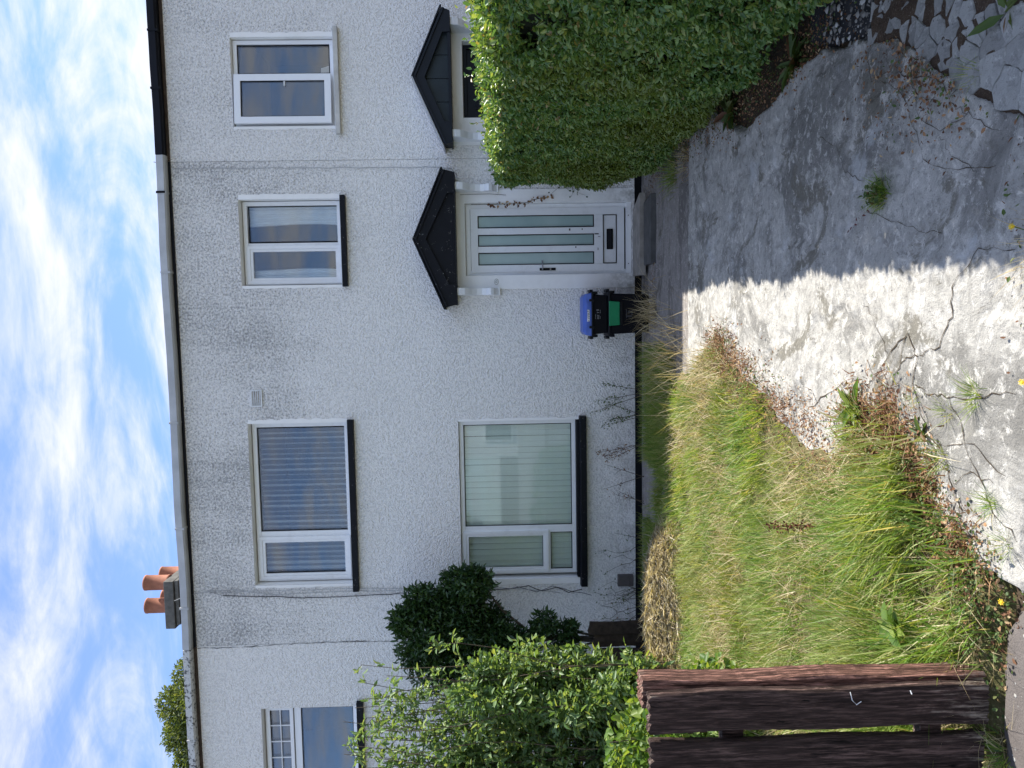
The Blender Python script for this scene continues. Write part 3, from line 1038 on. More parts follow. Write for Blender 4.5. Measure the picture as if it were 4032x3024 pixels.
# ------------------------------------------------------------------ gutters
def gutter(x0, x1, mat, parent, name='gutter', joints=(), jm=None):
    prof = [(-0.115, 5.645), (-0.125, 5.56), (-0.105, 5.545), (0.02, 5.545), (0.02, 5.645)]
    n = max(4, int((x1 - x0) / 0.25))
    v, f = [], []
    k = len(prof)
    for i in range(n + 1):
        x = x0 + (x1 - x0) * i / n
        w0 = 0.006 * math.sin(x * 2.3) + r2.uniform(-.003, .003)
        v += [(x, y, z + w0) for y, z in prof]
        if i:
            for j in range(k):
                f.append(((i - 1) * k + j, (i - 1) * k + (j + 1) % k, i * k + (j + 1) % k, i * k + j))
    f += [tuple(range(k - 1, -1, -1)), tuple(n * k + j for j in range(k))]
    o = link(name, mesh(name, v, f, mat), parent)
    for jx in joints:
        MB().box(jx - 0.012, jx + 0.012, -0.129, 0.0, 5.538, 5.652).build('joint', jm or mat, o)
    return o


gutter(1.965, 8.5, MAT['gutter_black'], house_r, joints=(2.72, 3.37))
gutter(-4.03, 1.960, MAT['gutter_grey'], house, joints=(1.53, 0.6, -1.2, -2.5, -3.5))
gutter(-9.6, -4.04, MAT['gutter_lichen'], house_l, joints=(-5.2,))
for _h, _a, _b in ((house, -4.03, 1.895), (house_l, -9.6, -4.04), (house_r, 1.905, 8.5)):
    MB().box(_a, _b, -0.028, 0.0, 5.515, 5.543).build('eaves_strip', MAT['gutter_black'] if _h is house else MAT['oldwood'], _h)
MB().box(1.52, 1.545, -0.130, -0.1, 5.545, 5.65).build('gutter_clip', MAT['gasket'], house)


# ------------------------------------------------------------------ windows
def sill(parent, x0, x1, z0, z1, mat, proj=0.075):
    m = MB()
    m.prism_x([(-proj, z0), (0.10, z0), (0.10, z1 + 0.012), (-proj + 0.012, z1), (-proj, z1 - 0.008)], x0, x1)
    return m.build('sill', mat, parent, 0.004)


def sash(m, x0, x1, z0, z1, wd, y0, y1):
    m.frame(x0, x1, z0, z1, wd * 0.55, y0, y1)
    m.frame(x0 + wd * 0.55, x1 - wd * 0.55, z0 + wd * 0.55, z1 - wd * 0.55, wd * 0.45, y0 + 0.010, y1)


# W1, upper left, with a casement on the left (frame face is 0.12 behind the roughcast)
Y1 = 0.12
m = MB().frame(-3.262, -1.252, 3.552, 4.742, 0.055, Y1, Y1 + 0.07)
m.box(-2.725, -2.625, Y1 + 0.004, Y1 + 0.066, 3.607, 4.687)
sash(m, -3.235, -2.690, 3.575, 4.715, 0.075, Y1 - 0.022, Y1 + 0.02)
w1 = m.build('window', MAT['upvc'], house, 0.004)
pane(w1, -2.622, -1.315, 3.575, 4.680, Y1 + 0.012)
pane(w1, -3.152, -2.748, 3.640, 4.655, Y1 - 0.004)
sill(w1, -3.362, -1.212, 3.462, 3.536, MAT['black_paint'])
plaster_band(-1.245, -1.195, 3.54, 4.75, wm)
plaster_band(-3.275, -3.31, 3.54, 4.75, wm)
# W2, lower left
Y2 = 0.06
m = MB().frame(-3.225, -1.270, 0.735, 2.178, 0.05, Y2, Y2 + 0.07)
m.box(-2.700, -2.605, Y2 + 0.004, Y2 + 0.066, 0.785, 2.128)
m.box(-3.175, -2.700, Y2 + 0.004, Y2 + 0.066, 1.060, 1.130)
sash(m, -3.205, -2.665, 1.085, 2.160, 0.072, Y2 - 0.022, Y2 + 0.02)
w2 = m.build('window', MAT['upvc'], house, 0.004)
pane(w2, -2.605, -1.322, 0.788, 2.122, Y2 + 0.012, MAT['glass_low'])
pane(w2, -3.138, -2.730, 1.155, 2.092, Y2 - 0.004, MAT['glass_low'])
pane(w2, -3.172, -2.702, 0.788, 1.058, Y2 + 0.012, MAT['glass_low'])
sill(w2, -3.362, -1.222, 0.615, 0.695, MAT['black_paint'], 0.10)
MB().box(-3.262, -1.275, -0.02, 0.055, 0.697, 0.733).build('under_sill', MAT['black_paint'], w2, 0.004)
plaster_band(-3.27, -3.345, 0.70, 2.18, wm)
plaster_band(-1.268, -1.24, 0.70, 2.18, wm)
# W3, above the door
m = MB().frame(0.442, 1.442, 3.550, 4.735, 0.052, Y1, Y1 + 0.07)
m.box(0.850, 0.945, Y1 + 0.004, Y1 + 0.066, 3.602, 4.683)
sash(m, 0.452, 0.912, 3.560, 4.700, 0.072, Y1 - 0.022, Y1 + 0.02)
w3 = m.build('window', MAT['upvc'], house, 0.004)
pane(w3, 0.955, 1.385, 3.560, 4.668, Y1 + 0.012)
pane(w3, 0.510, 0.868, 3.605, 4.640, Y1 - 0.004)
sill(w3, 0.402, 1.483, 3.468, 3.530, MAT['black_paint'])
plaster_band(1.45, 1.51, 3.54, 4.74, wm)
plaster_band(0.43, 0.395, 3.54, 4.74, wm)
# W4, right house, casement pushed a little open
Y4 = 0.07
m = MB().frame(2.310, 3.308, 3.562, 4.748, 0.048, Y4, Y4 + 0.07)
m.box(2.872, 2.925, Y4 + 0.004, Y4 + 0.066, 3.61, 4.70)
w4 = m.build('window', MAT['upvc_new'], house_r, 0.004)
pane(w4, 2.925, 3.252, 3.615, 4.700, Y4 + 0.012)
cs = MB()
cs.frame(-0.578, 0.0, 3.592, 4.730, 0.078, -0.03, 0.015)
so2 = cs.build('casement', MAT['upvc_new'], w4, 0.004)
gp = MB().box(-0.500, -0.078, -0.012, 0.005, 3.668, 4.652).build('casement_pane', MAT['glass'], w4)
gk = MB().frame(-0.501, -0.077, 3.667, 4.653, 0.009, -0.020, -0.008).build('casement_gasket', MAT['gasket'], w4)
hd = MB().box(-0.14, -0.085, -0.028, 0.02, 4.130, 4.146).build('casement_handle', MAT['white_plastic'], w4)
for o in (so2, gp, gk, hd):
    o.location = (2.900, 0.028, 0)
    o.rotation_euler = (0, 0, math.radians(4.5))
sill(w4, 2.192, 3.418, 3.488, 3.545, MAT['sill_stone'])
plaster_band(3.318, 3.375, 3.55, 4.75, wr)
plaster_band(2.298, 2.262, 3.55, 4.75, wr)
# W5, left house, small panes over a large one
m = MB().frame(-6.085, -4.885, 3.572, 4.742, 0.05, Y1, Y1 + 0.07)
m.box(-6.035, -4.935, Y1 + 0.002, Y1 + 0.066, 4.29, 4.375)
m.frame(-6.06, -4.905, 4.385, 4.725, 0.045, Y1 - 0.02, Y1 + 0.02)
m.box(-6.02, -4.95, Y1 - 0.010, Y1 + 0.010, 4.545, 4.557)
for x in (-5.16, -5.375, -5.59, -5.805):
    m.box(x - 0.006, x + 0.006, Y1 - 0.008, Y1 + 0.008, 4.43, 4.68)
w5 = m.build('window', MAT['upvc_new'], house_l, 0.003)
pane(w5, -6.02, -4.950, 4.43, 4.68, Y1 + 0.002)
pane(w5, -6.035, -4.935, 3.622, 4.29, Y1 + 0.012)
sill(w5, -6.20, -4.80, 3.465, 3.545, MAT['black_paint'])
m = MB().frame(-6.19, -4.96, 0.815, 2.16, 0.055, Y1, Y1 + 0.07)
m.box(-6.13, -5.01, Y1 + 0.003, Y1 + 0.066, 1.70, 1.77)
m.box(-5.62, -5.56, Y1 + 0.003, Y1 + 0.066, 0.87, 1.70)
w6 = m.build('window', MAT['upvc_new'], house_l, 0.004)
pane(w6, -6.13, -5.62, 0.87, 1.70, Y1 + 0.012)
pane(w6, -5.56, -5.015, 0.87, 1.70, Y1 + 0.012)
pane(w6, -6.13, -5.015, 1.77, 2.105, Y1 + 0.012)
sill(w6, -6.28, -4.86, 0.71, 0.79, MAT['black_paint'])

# ------------------------------------------------------------------ blinds and curtains behind the glass
def blind(label, x0, x1, z0, z1, y, ang, pitch, wd, mat, wob):
    t = thing('vertical_blind', label, 'blind', ((x0 + x1) / 2, y, z1))
    MB().box(x0, x1, y - 0.02, y + 0.02, z1, z1 + 0.045).build('headrail', MAT['white_plastic'], t)
    v, f = [], []
    for i in range(4):
        u = -wd / 2 + wd * i / 3
        b = 0.006 * (1 - (2 * i / 3 - 1) ** 2)
        v += [(u, b, 0), (u, b, z1 - z0)]
        if i: f.append((2 * i - 2, 2 * i, 2 * i + 1, 2 * i - 1))
    me = mesh('slat', v, f, mat)
    n = int((x1 - x0) / pitch)
    for i in range(n):
        o = link('slat', me, t, (x0 + pitch * (i + 0.5), y, z0))
        o.rotation_euler = (r2.uniform(-.006, .006), r2.uniform(-.008, .008) * wob, math.radians(ang + r2.uniform(-6, 6) * wob))
    return t


blind('pale vertical blind half open behind the upper left window of the middle house', -3.22, -1.29, 3.60, 4.68, 0.205, 88, 0.0665, 0.089, MAT['blind_up'], 1)
blind('closed cream vertical blind behind the ground floor window', -3.22, -1.29, 0.76, 2.12, 0.155, 4, 0.0725, 0.0695, MAT['blind'], 0.35)


def curtain(label, x0, x1, z0, z1, y, mat, folds, amp, taper, group=None):
    v, f = [], []
    nx, nz = 60, 8
    for j in range(nz + 1):
        for i in range(nx + 1):
            u = i / nx
            t = j / nz
            wv = 1 - taper * (1 - t) * math.sin(math.pi * t * 0.9)
            x = x0 + (x1 - x0) * u * wv
            v.append((x, y + amp * math.sin(u * folds * 2 * math.pi + 0.4 * t), z0 + (z1 - z0) * t))
    for j in range(nz):
        for i in range(nx):
            a = j * (nx + 1) + i
            f.append((a, a + 1, a + nx + 2, a + nx + 1))
    o = link('curtain', mesh('curtain', v, f, mat, True))
    s = o.modifiers.new('thickness', 'SOLIDIFY')
    s.thickness = 0.003
    return tag(o, label, 'curtain', group)


curtain('pale net curtain at the right side of the window above the door', 1.43, 1.15, 3.5, 4.72, 0.215, MAT['curtain'], 5, 0.012, 0.18)
curtain('pale net curtain at the left side of the window above the door', 0.45, 0.62, 3.5, 4.72, 0.215, MAT['curtain'], 4, 0.012, -0.25)
# pale card propped on the sill inside the right house window
o = MB().prism_y([(2.93, 3.60), (3.045, 3.60), (3.035, 3.66), (3.015, 3.735), (2.93, 3.745)], 0.17, 0.185).build('propped_card', MAT['white_plastic'])
tag(o, 'pale rounded card standing inside the corner of the right house window', 'card')

# ------------------------------------------------------------------ front door of the middle house
MB().prism_y([(0.335, 0.0), (DOOR[0] - 0.002, 0.0), (DOOR[0] - 0.002, 2.048), (DOOR[1] + 0.002, 2.048), (DOOR[1] + 0.002, 0.0), (1.530, 0.0), (1.530, 2.172), (0.345, 2.172)], -0.022, -0.002).build('door_surround', MAT['plaster'], house, 0.006)
YD = 0.085
m = MB().frame(0.515, 1.366, 0.032, 2.043, 0.055, YD, YD + 0.07)
m.box(0.505, 1.372, YD - 0.045, YD - 0.001, 0.034, 0.095)
door = m.build('door', MAT['upvc'], house, 0.004)
LX0, LX1, LZ0, LZ1 = 0.548, 1.318, 0.112, 1.985
m = MB()
m.frame(LX0, LX1, LZ0, LZ1, 0.088, YD - 0.012, YD + 0.04)
m.box(LX0 + 0.088, LX1 - 0.088, YD - 0.010, YD + 0.04, 0.372, 0.482)
for x0, x1 in ((0.786, 0.862), (1.002, 1.082)):
    m.box(x0, x1, YD - 0.010, YD + 0.04, 0.482, 1.897)
m.box(LX0 + 0.088, LX1 - 0.088, YD + 0.002, YD + 0.03, 0.200, 0.372)
leaf = m.build('door_leaf', MAT['upvc'], door, 0.004)
for x0, x1 in ((0.638, 0.784), (0.864, 1.000), (1.084, 1.228)):
    MB().box(x0, x1, YD + 0.006, YD + 0.024, 0.486, 1.893).build('pane', MAT['frosted'], door)
    MB().frame(x0 - 0.001, x1 + 0.001, 0.483, 1.896, 0.009, YD - 0.013, YD + 0.006).build('gasket', MAT['gasket'], door)
MB().frame(0.640, 1.226, 0.206, 0.370, 0.007, YD - 0.014, YD + 0.002).build('panel_bead', MAT['gasket'], door)
MB().box(0.808, 1.055, YD - 0.022, YD + 0.002, 0.250, 0.328).build('letter_slot', MAT['gasket'], door, 0.006)
MB().box(0.822, 1.040, YD - 0.026, YD - 0.021, 0.268, 0.312).build('letter_flap', MAT['box_rim'], door, 0.003)
MB().box(0.562, 0.594, YD - 0.024, YD - 0.012, 0.955, 1.152).build('handle_plate', MAT['gasket'], door, 0.004)
MB().tube([(0.578, YD - 0.02, 1.118), (0.580, YD - 0.058, 1.118), (0.60, YD - 0.062, 1.118), (0.685, YD - 0.060, 1.120)], 0.009, 8).build('lever', MAT['metal'], door, 0, True)
MB().lathe([(0.010, 0), (0.010, 0.006)], (0, 0, 0), 10).build('keyhole', MAT['metal'], door)
kh = bpy.data.objects[[o.name for o in door.children if o.name.startswith('keyhole')][0]]
kh.location = (0.578, YD - 0.024, 1.02)
kh.rotation_euler = (math.radians(90), 0, 0)
for x in (0.63, 1.21):
    k2 = MB().lathe([(0.006, 0), (0.006, 0.003)], (0, 0, 0), 8).build('screw', MAT['gasket'], door)
    k2.location = (x, YD - 0.046, 0.066)
    k2.rotation_euler = (math.radians(90), 0, 0)
# scuffs: bits of worn tape on the door
for x, z, a, b in ((0.83, 1.0 - 0.30, 0.02, 0.012), (1.045, 0.62, 0.02, 0.012), (1.04, 0.77, 0.026, 0.018), (0.99, 0.425, 0.014, 0.05), (0.80, 0.43, 0.03, 0.008), (0.96, 0.405, 0.006, 0.03)):
    MB().box(x, x + a, YD - 0.0135, YD - 0.011, z, z + b).build('scuff', MAT['meter_box'] if r2.random() < .4 else MAT['chimney'], door)
# dark hall behind nothing: closed by the leaf
MB().box(0.50, 1.38, 0.245, 0.259, 0.0, 2.06).build('door_backing', MAT['room'], house)

# house number plaque
NP = (0.431, -0.023, 1.684)
v = []
for yy, s_ in ((0, 1.0), (-0.008, 1.0), (-0.012, 0.86)):
    for k in range(28):
        a = 2 * math.pi * k / 28
        v.append((NP[0] + 0.036 * s_ * math.cos(a), NP[1] + yy, NP[2] + 0.026 * s_ * math.sin(a)))
f = [(i, (i + 1) % 28, 28 + (i + 1) % 28, 28 + i) for i in range(28)] + [(28 + i, 28 + (i + 1) % 28, 56 + (i + 1) % 28, 56 + i) for i in range(28)] + [tuple(range(56, 84))]
plq = link('number_plaque', mesh('number_plaque', v, f, MAT['ceramic']), house)
v = []
for s_ in (1.0, 0.88):
    for k in range(28):
        a = 2 * math.pi * k / 28
        v.append((NP[0] + 0.0362 * s_ * math.cos(a), NP[1] - (0.0095 if s_ == 1 else 0.0125), NP[2] + 0.0262 * s_ * math.sin(a)))
link('plaque_rim', mesh('plaque_rim', v, [(i, (i + 1) % 28, 28 + (i + 1) % 28, 28 + i) for i in range(28)], MAT['chimney']), plq)


def text_mesh(name, body, size, mat, parent, loc, rot, extrude=0.0008):
    cu = bpy.data.curves.new(name + '_curve', 'FONT')
    cu.body = body
    cu.size = size
    cu.align_x = 'CENTER'
    cu.align_y = 'CENTER'
    cu.extrude = extrude
    tmp = bpy.data.objects.new(name + '_tmp', cu)
    col.objects.link(tmp)
    dg = bpy.context.evaluated_depsgraph_get()
    me = bpy.data.meshes.new_from_object(tmp.evaluated_get(dg))
    bpy.data.objects.remove(tmp)
    me.name = name
    me.materials.clear()
    me.materials.append(mat)
    o = link(name, me, parent, loc)
    o.rotation_euler = rot
    return o


text_mesh('digits', '15', 0.034, MAT['ink'], plq, (NP[0], NP[1] - 0.0135, NP[2]), (math.radians(90), 0, 0))


# ------------------------------------------------------------------ gabled door canopies on scroll brackets
def canopy(parent, cx, hw, zt, zb, zapex, mat, tymp_mat, brx, bz, planks, edge=None):
    yF = -0.33
    c = MB()
    # barge boards and returned ends, one moulded outline
    hi, ih = hw, hw - 0.27
    out = [(cx - hi, zt), (cx - hi + 0.035, zb), (cx - ih, zb), (cx - ih, zb + 0.085), (cx, zapex - 0.135), (cx + ih, zb + 0.085), (cx + ih, zb), (cx + hi - 0.035, zb), (cx + hi, zt), (cx, zapex)]
    c.prism_y(out, yF - 0.025, yF + 0.01)
    can = c.build('canopy', mat, parent, 0.004)
    # moulding strip along the inner edge
    k = MB()
    for s in (-1, 1):
        k.prism_y([(cx, zapex - 0.03), (cx + s * (hi - 0.01), zt - 0.03), (cx + s * (hi - 0.01), zt + 0.0), (cx, zapex + 0.0)][::s], yF - 0.045, yF - 0.022)
    k.build('moulding', mat, can, 0.003)
    # roof slabs
    for s in (-1, 1):
        r_ = MB().prism_y([(cx, zapex + 0.005), (cx + s * (hi + 0.02), zt + 0.003), (cx + s * (hi + 0.02), zt + 0.018), (cx, zapex + 0.022)][::s], yF - 0.05, -0.002)
        r_.build('roof_slab', edge if (edge and s < 0) else mat, can)
    MB().box(cx - ih - 0.24, cx + ih + 0.24, yF + 0.012, -0.002, zb + 0.003, zb + 0.02).build('soffit', mat, can)
    for s in (-1, 1):
        MB().box(cx + s * (hi - 0.15) - 0.11, cx + s * (hi - 0.15) + 0.11, yF + 0.012, -0.002, zb + 0.021, zb + 0.10).build('end_box', mat, can)
    # tympanum
    if planks:
        xs = np.linspace(cx - ih - 0.03, cx + ih + 0.03, planks + 1)
        top = lambda x: zb + 0.10 + (zapex - 0.12 - zb - 0.10) * max(0, 1 - abs(x - cx) / (ih + 0.05))
        for i in range(planks):
            a, b = xs[i] + 0.003, xs[i + 1] - 0.003
            pl = [(a, zb + 0.03), (b, zb + 0.03), (b, top(b))] + ([(cx, top(cx))] if a < cx < b else []) + [(a, top(a))]
            MB().prism_y(pl, yF + 0.05, yF + 0.07).build('plank', tymp_mat, can, 0.003)
        MB().box(cx - ih - 0.02, cx + ih + 0.02, yF - 0.01, yF + 0.03, zb - 0.002, zb + 0.032).build('rail', mat, can, 0.003)
    else:
        MB().prism_y([(cx - ih - 0.02, zb + 0.022), (cx + ih + 0.02, zb + 0.022), (cx + ih + 0.02, zb + 0.11), (cx, zapex - 0.10), (cx - ih - 0.02, zb + 0.11)], yF + 0.015, yF + 0.06).build('tympanum', tymp_mat, can)
    # scroll brackets
    prof = [(-0.002, zb), (-0.30, zb), (-0.305, zb - 0.04), (-0.285, zb - 0.09), (-0.24, zb - 0.13), (-0.18, zb - 0.17), (-0.13, zb - 0.23), (-0.11, zb - 0.29), (-0.12, zb - 0.335),
            (-0.15, zb - 0.36), (-0.165, zb - 0.395), (-0.145, zb - 0.43), (-0.10, zb - 0.45), (-0.06, zb - 0.485), (-0.002, zb - 0.485)]
    for x in brx:
        MB().prism_x(prof[::-1], x - 0.042, x + 0.042).build('bracket', MAT['upvc_new'], can, 0.006)
        MB().box(x - 0.048, x + 0.048, -0.075, -0.001, zb - 0.505, zb - 0.487).build('bracket_foot', MAT['plaster'], can)
    return can


canopy(house, 0.920, 0.795, 2.285, 2.148, 2.628, MAT['black_paint'], MAT['black_paint'], (0.313, 1.536), 1.66, 0)
canopy(house_r, 2.745, 0.765, 2.250, 2.160, 2.592, MAT['navy_paint'], MAT['slate_board'], (2.130, 3.378), 1.70, 4, MAT['gutter_grey'])
# right house door: plaster surround and dark panelled leaf
MB().prism_y([(2.05, 0.0), (DOOR2[0] - 0.002, 0.0), (DOOR2[0] - 0.002, 2.040), (DOOR2[1] + 0.002, 2.040), (DOOR2[1] + 0.002, 0.0), (3.50, 0.0), (3.50, 2.170), (2.05, 2.170)], -0.022, -0.002).build('door_surround', MAT['plaster'], house_r, 0.006)
m = MB().frame(2.375, 3.244, 0.032, 2.036, 0.045, 0.10, 0.17)
m.box(2.42, 3.199, 0.125, 0.165, 0.077, 1.991)
door2 = m.build('door', MAT['navy_paint'], house_r, 0.004)
for x0, x1 in ((2.50, 2.77), (2.85, 3.12)):
    for z0, z1 in ((0.20, 0.82), (0.98, 1.42), (1.52, 1.90)):
        MB().frame(x0, x1, z0, z1, 0.025, 0.112, 0.125).build('panel_mould', MAT['navy_paint'], door2, 0.006)
        MB().box(x0 + 0.045, x1 - 0.045, 0.118, 0.125, z0 + 0.045, z1 - 0.045).build('panel', MAT['slate_board'], door2, 0.004)
v = [(0.016 * math.cos(2 * math.pi * k / 16), 0, 0.034 * math.sin(2 * math.pi * k / 16)) for k in range(16)]
kk = link('knocker', mesh('knocker', v + [(x * .7, -0.018, z * .8) for x, y, z in v], [(i, (i + 1) % 16, 16 + (i + 1) % 16, 16 + i) for i in range(16)] + [tuple(range(16, 32))], MAT['brass']), door2, (2.810, 0.112, 1.715))
MB().box(2.36, 3.26, 0.245, 0.259, 0.0, 2.05).build('door_backing', MAT['room'], house_r)

# wall vent with louvres
m = MB().frame(-1.035, -0.825, 4.560, 4.700, 0.016, -0.022, 0.0)
vent = m.build('vent', MAT['white_plastic'], house)
for i in range(5):
    z = 4.583 + i * 0.0235
    MB().prism_x([(-0.020, z), (-0.002, z + 0.014), (-0.002, z + 0.018), (-0.020, z + 0.004)], -1.018, -0.842).build('louvre', MAT['white_plastic'], vent)

# ------------------------------------------------------------------ chimney with four pots
CH = dict(x0=-5.14, x1=-4.40, y0=3.5, y1=4.75)
m = MB().box(CH['x0'] + 0.05, CH['x1'] - 0.06, CH['y0'] + 0.06, CH['y1'] - 0.06, 6.3, 7.18)
chim = m.build('chimney', MAT['chimney'], house, 0.01)
m = MB().box(CH['x0'] - 0.02, CH['x1'] + 0.02, CH['y0'] + 0.02, CH['y1'] - 0.02, 7.185, 7.25)
m.box(CH['x0'] - 0.07, CH['x1'] + 0.02, CH['y0'] - 0.02, CH['y1'] + 0.02, 7.254, 7.42)
m.build('chimney_cap', MAT['chimney_cap'], chim, 0.012)
for x, y in ((-4.90, 3.78), (-4.49, 3.78), (-4.98, 4.42), (-4.55, 4.42)):
    MB().lathe([(0.125, 0), (0.135, 0.01), (0.135, 0.04), (0.128, 0.05), (0.130, 0.40), (0.134, 0.405), (0.134, 0.43), (0.112, 0.43), (0.110, 0.30)], (x, y, 7.42), 24).build('chimney_pot', MAT['terracotta'], chim, 0, True)

# ------------------------------------------------------------------ house across the road, seen reflected in the windows
op = thing('house', 'pale house across the road, seen reflected in the ground floor window', 'house', (-2.0, -25, -0.15))
m = MB().box(-6.3, 5, -33, -25, -0.16, 5.4)
ow = m.build('wall', MAT['plaster'], op)
MB().prism_x([(-33.4, 5.3), (-24.6, 5.3), (-29, 8.4)], -6.6, 5.3).build('roof', MAT['roof'], op)
for x in (-5.6, 2.6):
    for z in (0.9, 3.4):
        wq = MB().frame(x, x + 1.7, z, z + 1.3, 0.07, -25.0, -24.94).build('window', MAT['upvc_new'], op)
        MB().box(x + 0.07, x + 1.63, -24.99, -24.97, z + 0.07, z + 1.23).build('pane', MAT['gasket'], wq)
MB().frame(-1.0, 0.0, -0.1, 2.1, 0.07, -25.0, -24.94).build('door_frame', MAT['upvc_new'], op)
MB().box(-0.93, -0.07, -24.99, -24.96, -0.1, 2.03).build('door', MAT['navy_paint'], op)
gw = MB().box(-20, 20, -19.3, -19.1, -0.16, 0.85).build('garden_wall', MAT['sill_stone'])
tag(gw, 'low pale garden wall across the road, reflected in the ground floor window', 'garden wall')

# ------------------------------------------------------------------ cables on the wall
def cable(label, pts, r, mat, wob=0.006, group=None):
    q = []
    for i in range(len(pts) - 1):
        a, b = pts[i], pts[i + 1]
        n = max(2, int(abs(a[1] - b[1]) / 0.12))
        for t in np.linspace(0, 1, n, endpoint=False):
            q.append((a[0] + (b[0] - a[0]) * t + r2.uniform(-wob, wob), -0.018, a[1] + (b[1] - a[1]) * t))
    q.append((pts[-1][0], -0.018, pts[-1][1]))
    q[0] = (q[0][0], -0.13 if pts[0][1] > 5.5 else -0.018, q[0][2])
    o = MB().tube(q, r, 6).build('cable', mat, None, 0, True)
    return tag(o, label, 'cable', group)


cable('thin pale cable running down the wall between the two doors', [(1.88, 5.66), (1.82, 5.42), (1.815, 4.8), (1.81, 3.9), (1.80, 3.16), (1.80, 2.5), (1.79, 2.2), (1.70, 2.13)], 0.0045, MAT['cable_w'])
cable('loose pale cable left of the upper left window', [(-3.39, 5.70), (-3.36, 5.50), (-3.31, 5.30), (-3.32, 5.0), (-3.39, 4.48), (-3.375, 3.9), (-3.37, 3.44), (-3.375, 2.75), (-3.36, 2.0), (-3.38, 1.59), (-3.42, 1.2), (-3.46, 0.95)], 0.005, MAT['cable_w'], 0.008)
cable('second pale cable looped beside the first on the left of the wall', [(-3.40, 5.10), (-3.33, 5.33), (-3.345, 5.0), (-3.34, 4.5), (-3.335, 3.9), (-3.34, 3.2), (-3.35, 2.7), (-3.36, 2.2)], 0.0045, MAT['cable_w'], 0.006)
cable('dark twisted cable hanging left of the ground floor window', [(-3.385, 5.15), (-3.41, 4.6), (-3.44, 4.19), (-3.43, 3.33), (-3.40, 2.46), (-3.385, 1.59), (-3.36, 1.35), (-3.43, 1.18), (-3.38, 1.0), (-3.46, 0.85), (-3.42, 0.68)], 0.0055, MAT['cable_b'], 0.008)
cable('thin dark cable end dangling at the bottom of the wall', [(-3.37, 1.5), (-3.43, 1.25), (-3.37, 1.05), (-3.44, 0.8), (-3.50, 0.56)], 0.0035, MAT['cable_b'], 0.01)
# small brown meter box
t = thing('meter_box', 'small brown plastic box fixed low on the wall beside the cables', 'box', (-3.31, 0, 0.03))
MB().box(-3.385, -3.240, -0.06, -0.001, 0.036, 0.232).build('body', MAT['meter_box'], t, 0.008)
MB().box(-3.378, -3.247, -0.072, -0.061, 0.085, 0.226).build('lid', MAT['meter_box'], t, 0.008)

# door step: pale slab and dark slab
o = MB().prism_z([(0.47, -0.03), (1.26, -0.03), (1.40, -0.47), (0.46, -0.47)], -0.045, 0.028).build('step_slab', plain('pale_worn_slab', (0.36, 0.335, 0.30), 0.85, 0.2, 7, 0.5), None, 0.006)
tag(o, 'pale worn slab lying right under the white front door', 'step')
o = MB().prism_z([(0.57, -0.475), (1.28, -0.475), (1.33, -0.86), (0.57, -0.86)], -0.085, -0.018).build('step_slab', plain('dark_slab', (0.115, 0.115, 0.115), 0.85, 0.2, 7, 0.5), None, 0.006)
tag(o, 'dark grey slab in front of the pale slab at the door', 'step')


# ------------------------------------------------------------------ two stacked recycling boxes
def crate(t, x0, x1, y0, y1, z0, z1, rimh):
    cx, cy = (x0 + x1) / 2, (y0 + y1) / 2
    m = MB()
    tp = 0.93
    bot = [(cx + (x - cx) * tp, cy + (y - cy) * tp) for x, y in ((x0, y0), (x1, y0), (x1, y1), (x0, y1))]
    top = [(x0, y0), (x1, y0), (x1, y1), (x0, y1)]
    v = [(x, y, z0) for x, y in bot] + [(x, y, z1 - rimh) for x, y in top]
    m.add(v, [(3, 2, 1, 0), (0, 1, 5, 4), (1, 2, 6, 5), (2, 3, 7, 6), (3, 0, 4, 7), (4, 5, 6, 7)])
    m.build('body', MAT['box_plastic'], t, 0.012)
    r = MB().box(x0 - 0.022, x1 + 0.022, y0 - 0.022, y1 + 0.022, z1 - rimh + 0.002, z1)
    r.build('rim', MAT['box_rim'], t, 0.008)
    for s, xx in ((-1, x0), (1, x1)):
        h = MB()
        h.box(min(xx + s * 0.024, xx + s * 0.056), max(xx + s * 0.024, xx + s * 0.056), cy - 0.10, cy + 0.10, z1 - 0.028, z1 + 0.012)
        h.box(min(xx + s * 0.002, xx + s * 0.034), max(xx + s * 0.002, xx + s * 0.034), cy - 0.13, cy + 0.13, z1 - rimh - 0.055, z1 - rimh)
        h.build('handle', MAT['box_rim'], t, 0.006)


BY0, BY1 = -0.50, -0.14
t2 = thing('recycling_box', 'lower black recycling box with a green flap, standing by the door', 'recycling box', (0.02, -0.3, -0.075), 'stacked recycling boxes')
crate(t2, -0.215, 0.255, BY0, BY1, -0.072, 0.402, 0.03)
fl = MB()
fl.add([(-0.118, BY0 - 0.045, 0.395), (0.168, BY0 - 0.045, 0.395), (0.156, BY0 - 0.028, 0.270), (-0.108, BY0 - 0.028, 0.270),
        (-0.118, BY0 - 0.020, 0.395), (0.168, BY0 - 0.020, 0.395), (0.156, BY0 - 0.003, 0.270), (-0.108, BY0 - 0.003, 0.270)],
       [(3, 2, 1, 0), (4, 5, 6, 7), (0, 1, 5, 4), (1, 2, 6, 5), (2, 3, 7, 6), (3, 0, 4, 7)])
flo = fl.build('flap', MAT['flap_green'], t2, 0.006)
MB().box(-0.02, 0.062, BY0 - 0.040, BY0 - 0.030, 0.288, 0.294).build('grip', MAT['flap_green'], flo)
MB().box(-0.105, 0.155, BY0 - 0.016, BY0 + 0.01, 0.236, 0.262).build('flap_lip', MAT['box_rim'], t2, 0.004)
m = MB()
for (a, b, c, d) in ((-0.03, 0.07, 0.185, 0.192), (0.0, 0.06, 0.12, 0.127), (-0.02, 0.0, 0.127, 0.185), (0.03, 0.05, 0.14, 0.17)):
    m.box(a, b, BY0 - 0.006, BY0 + 0.02, c, d)
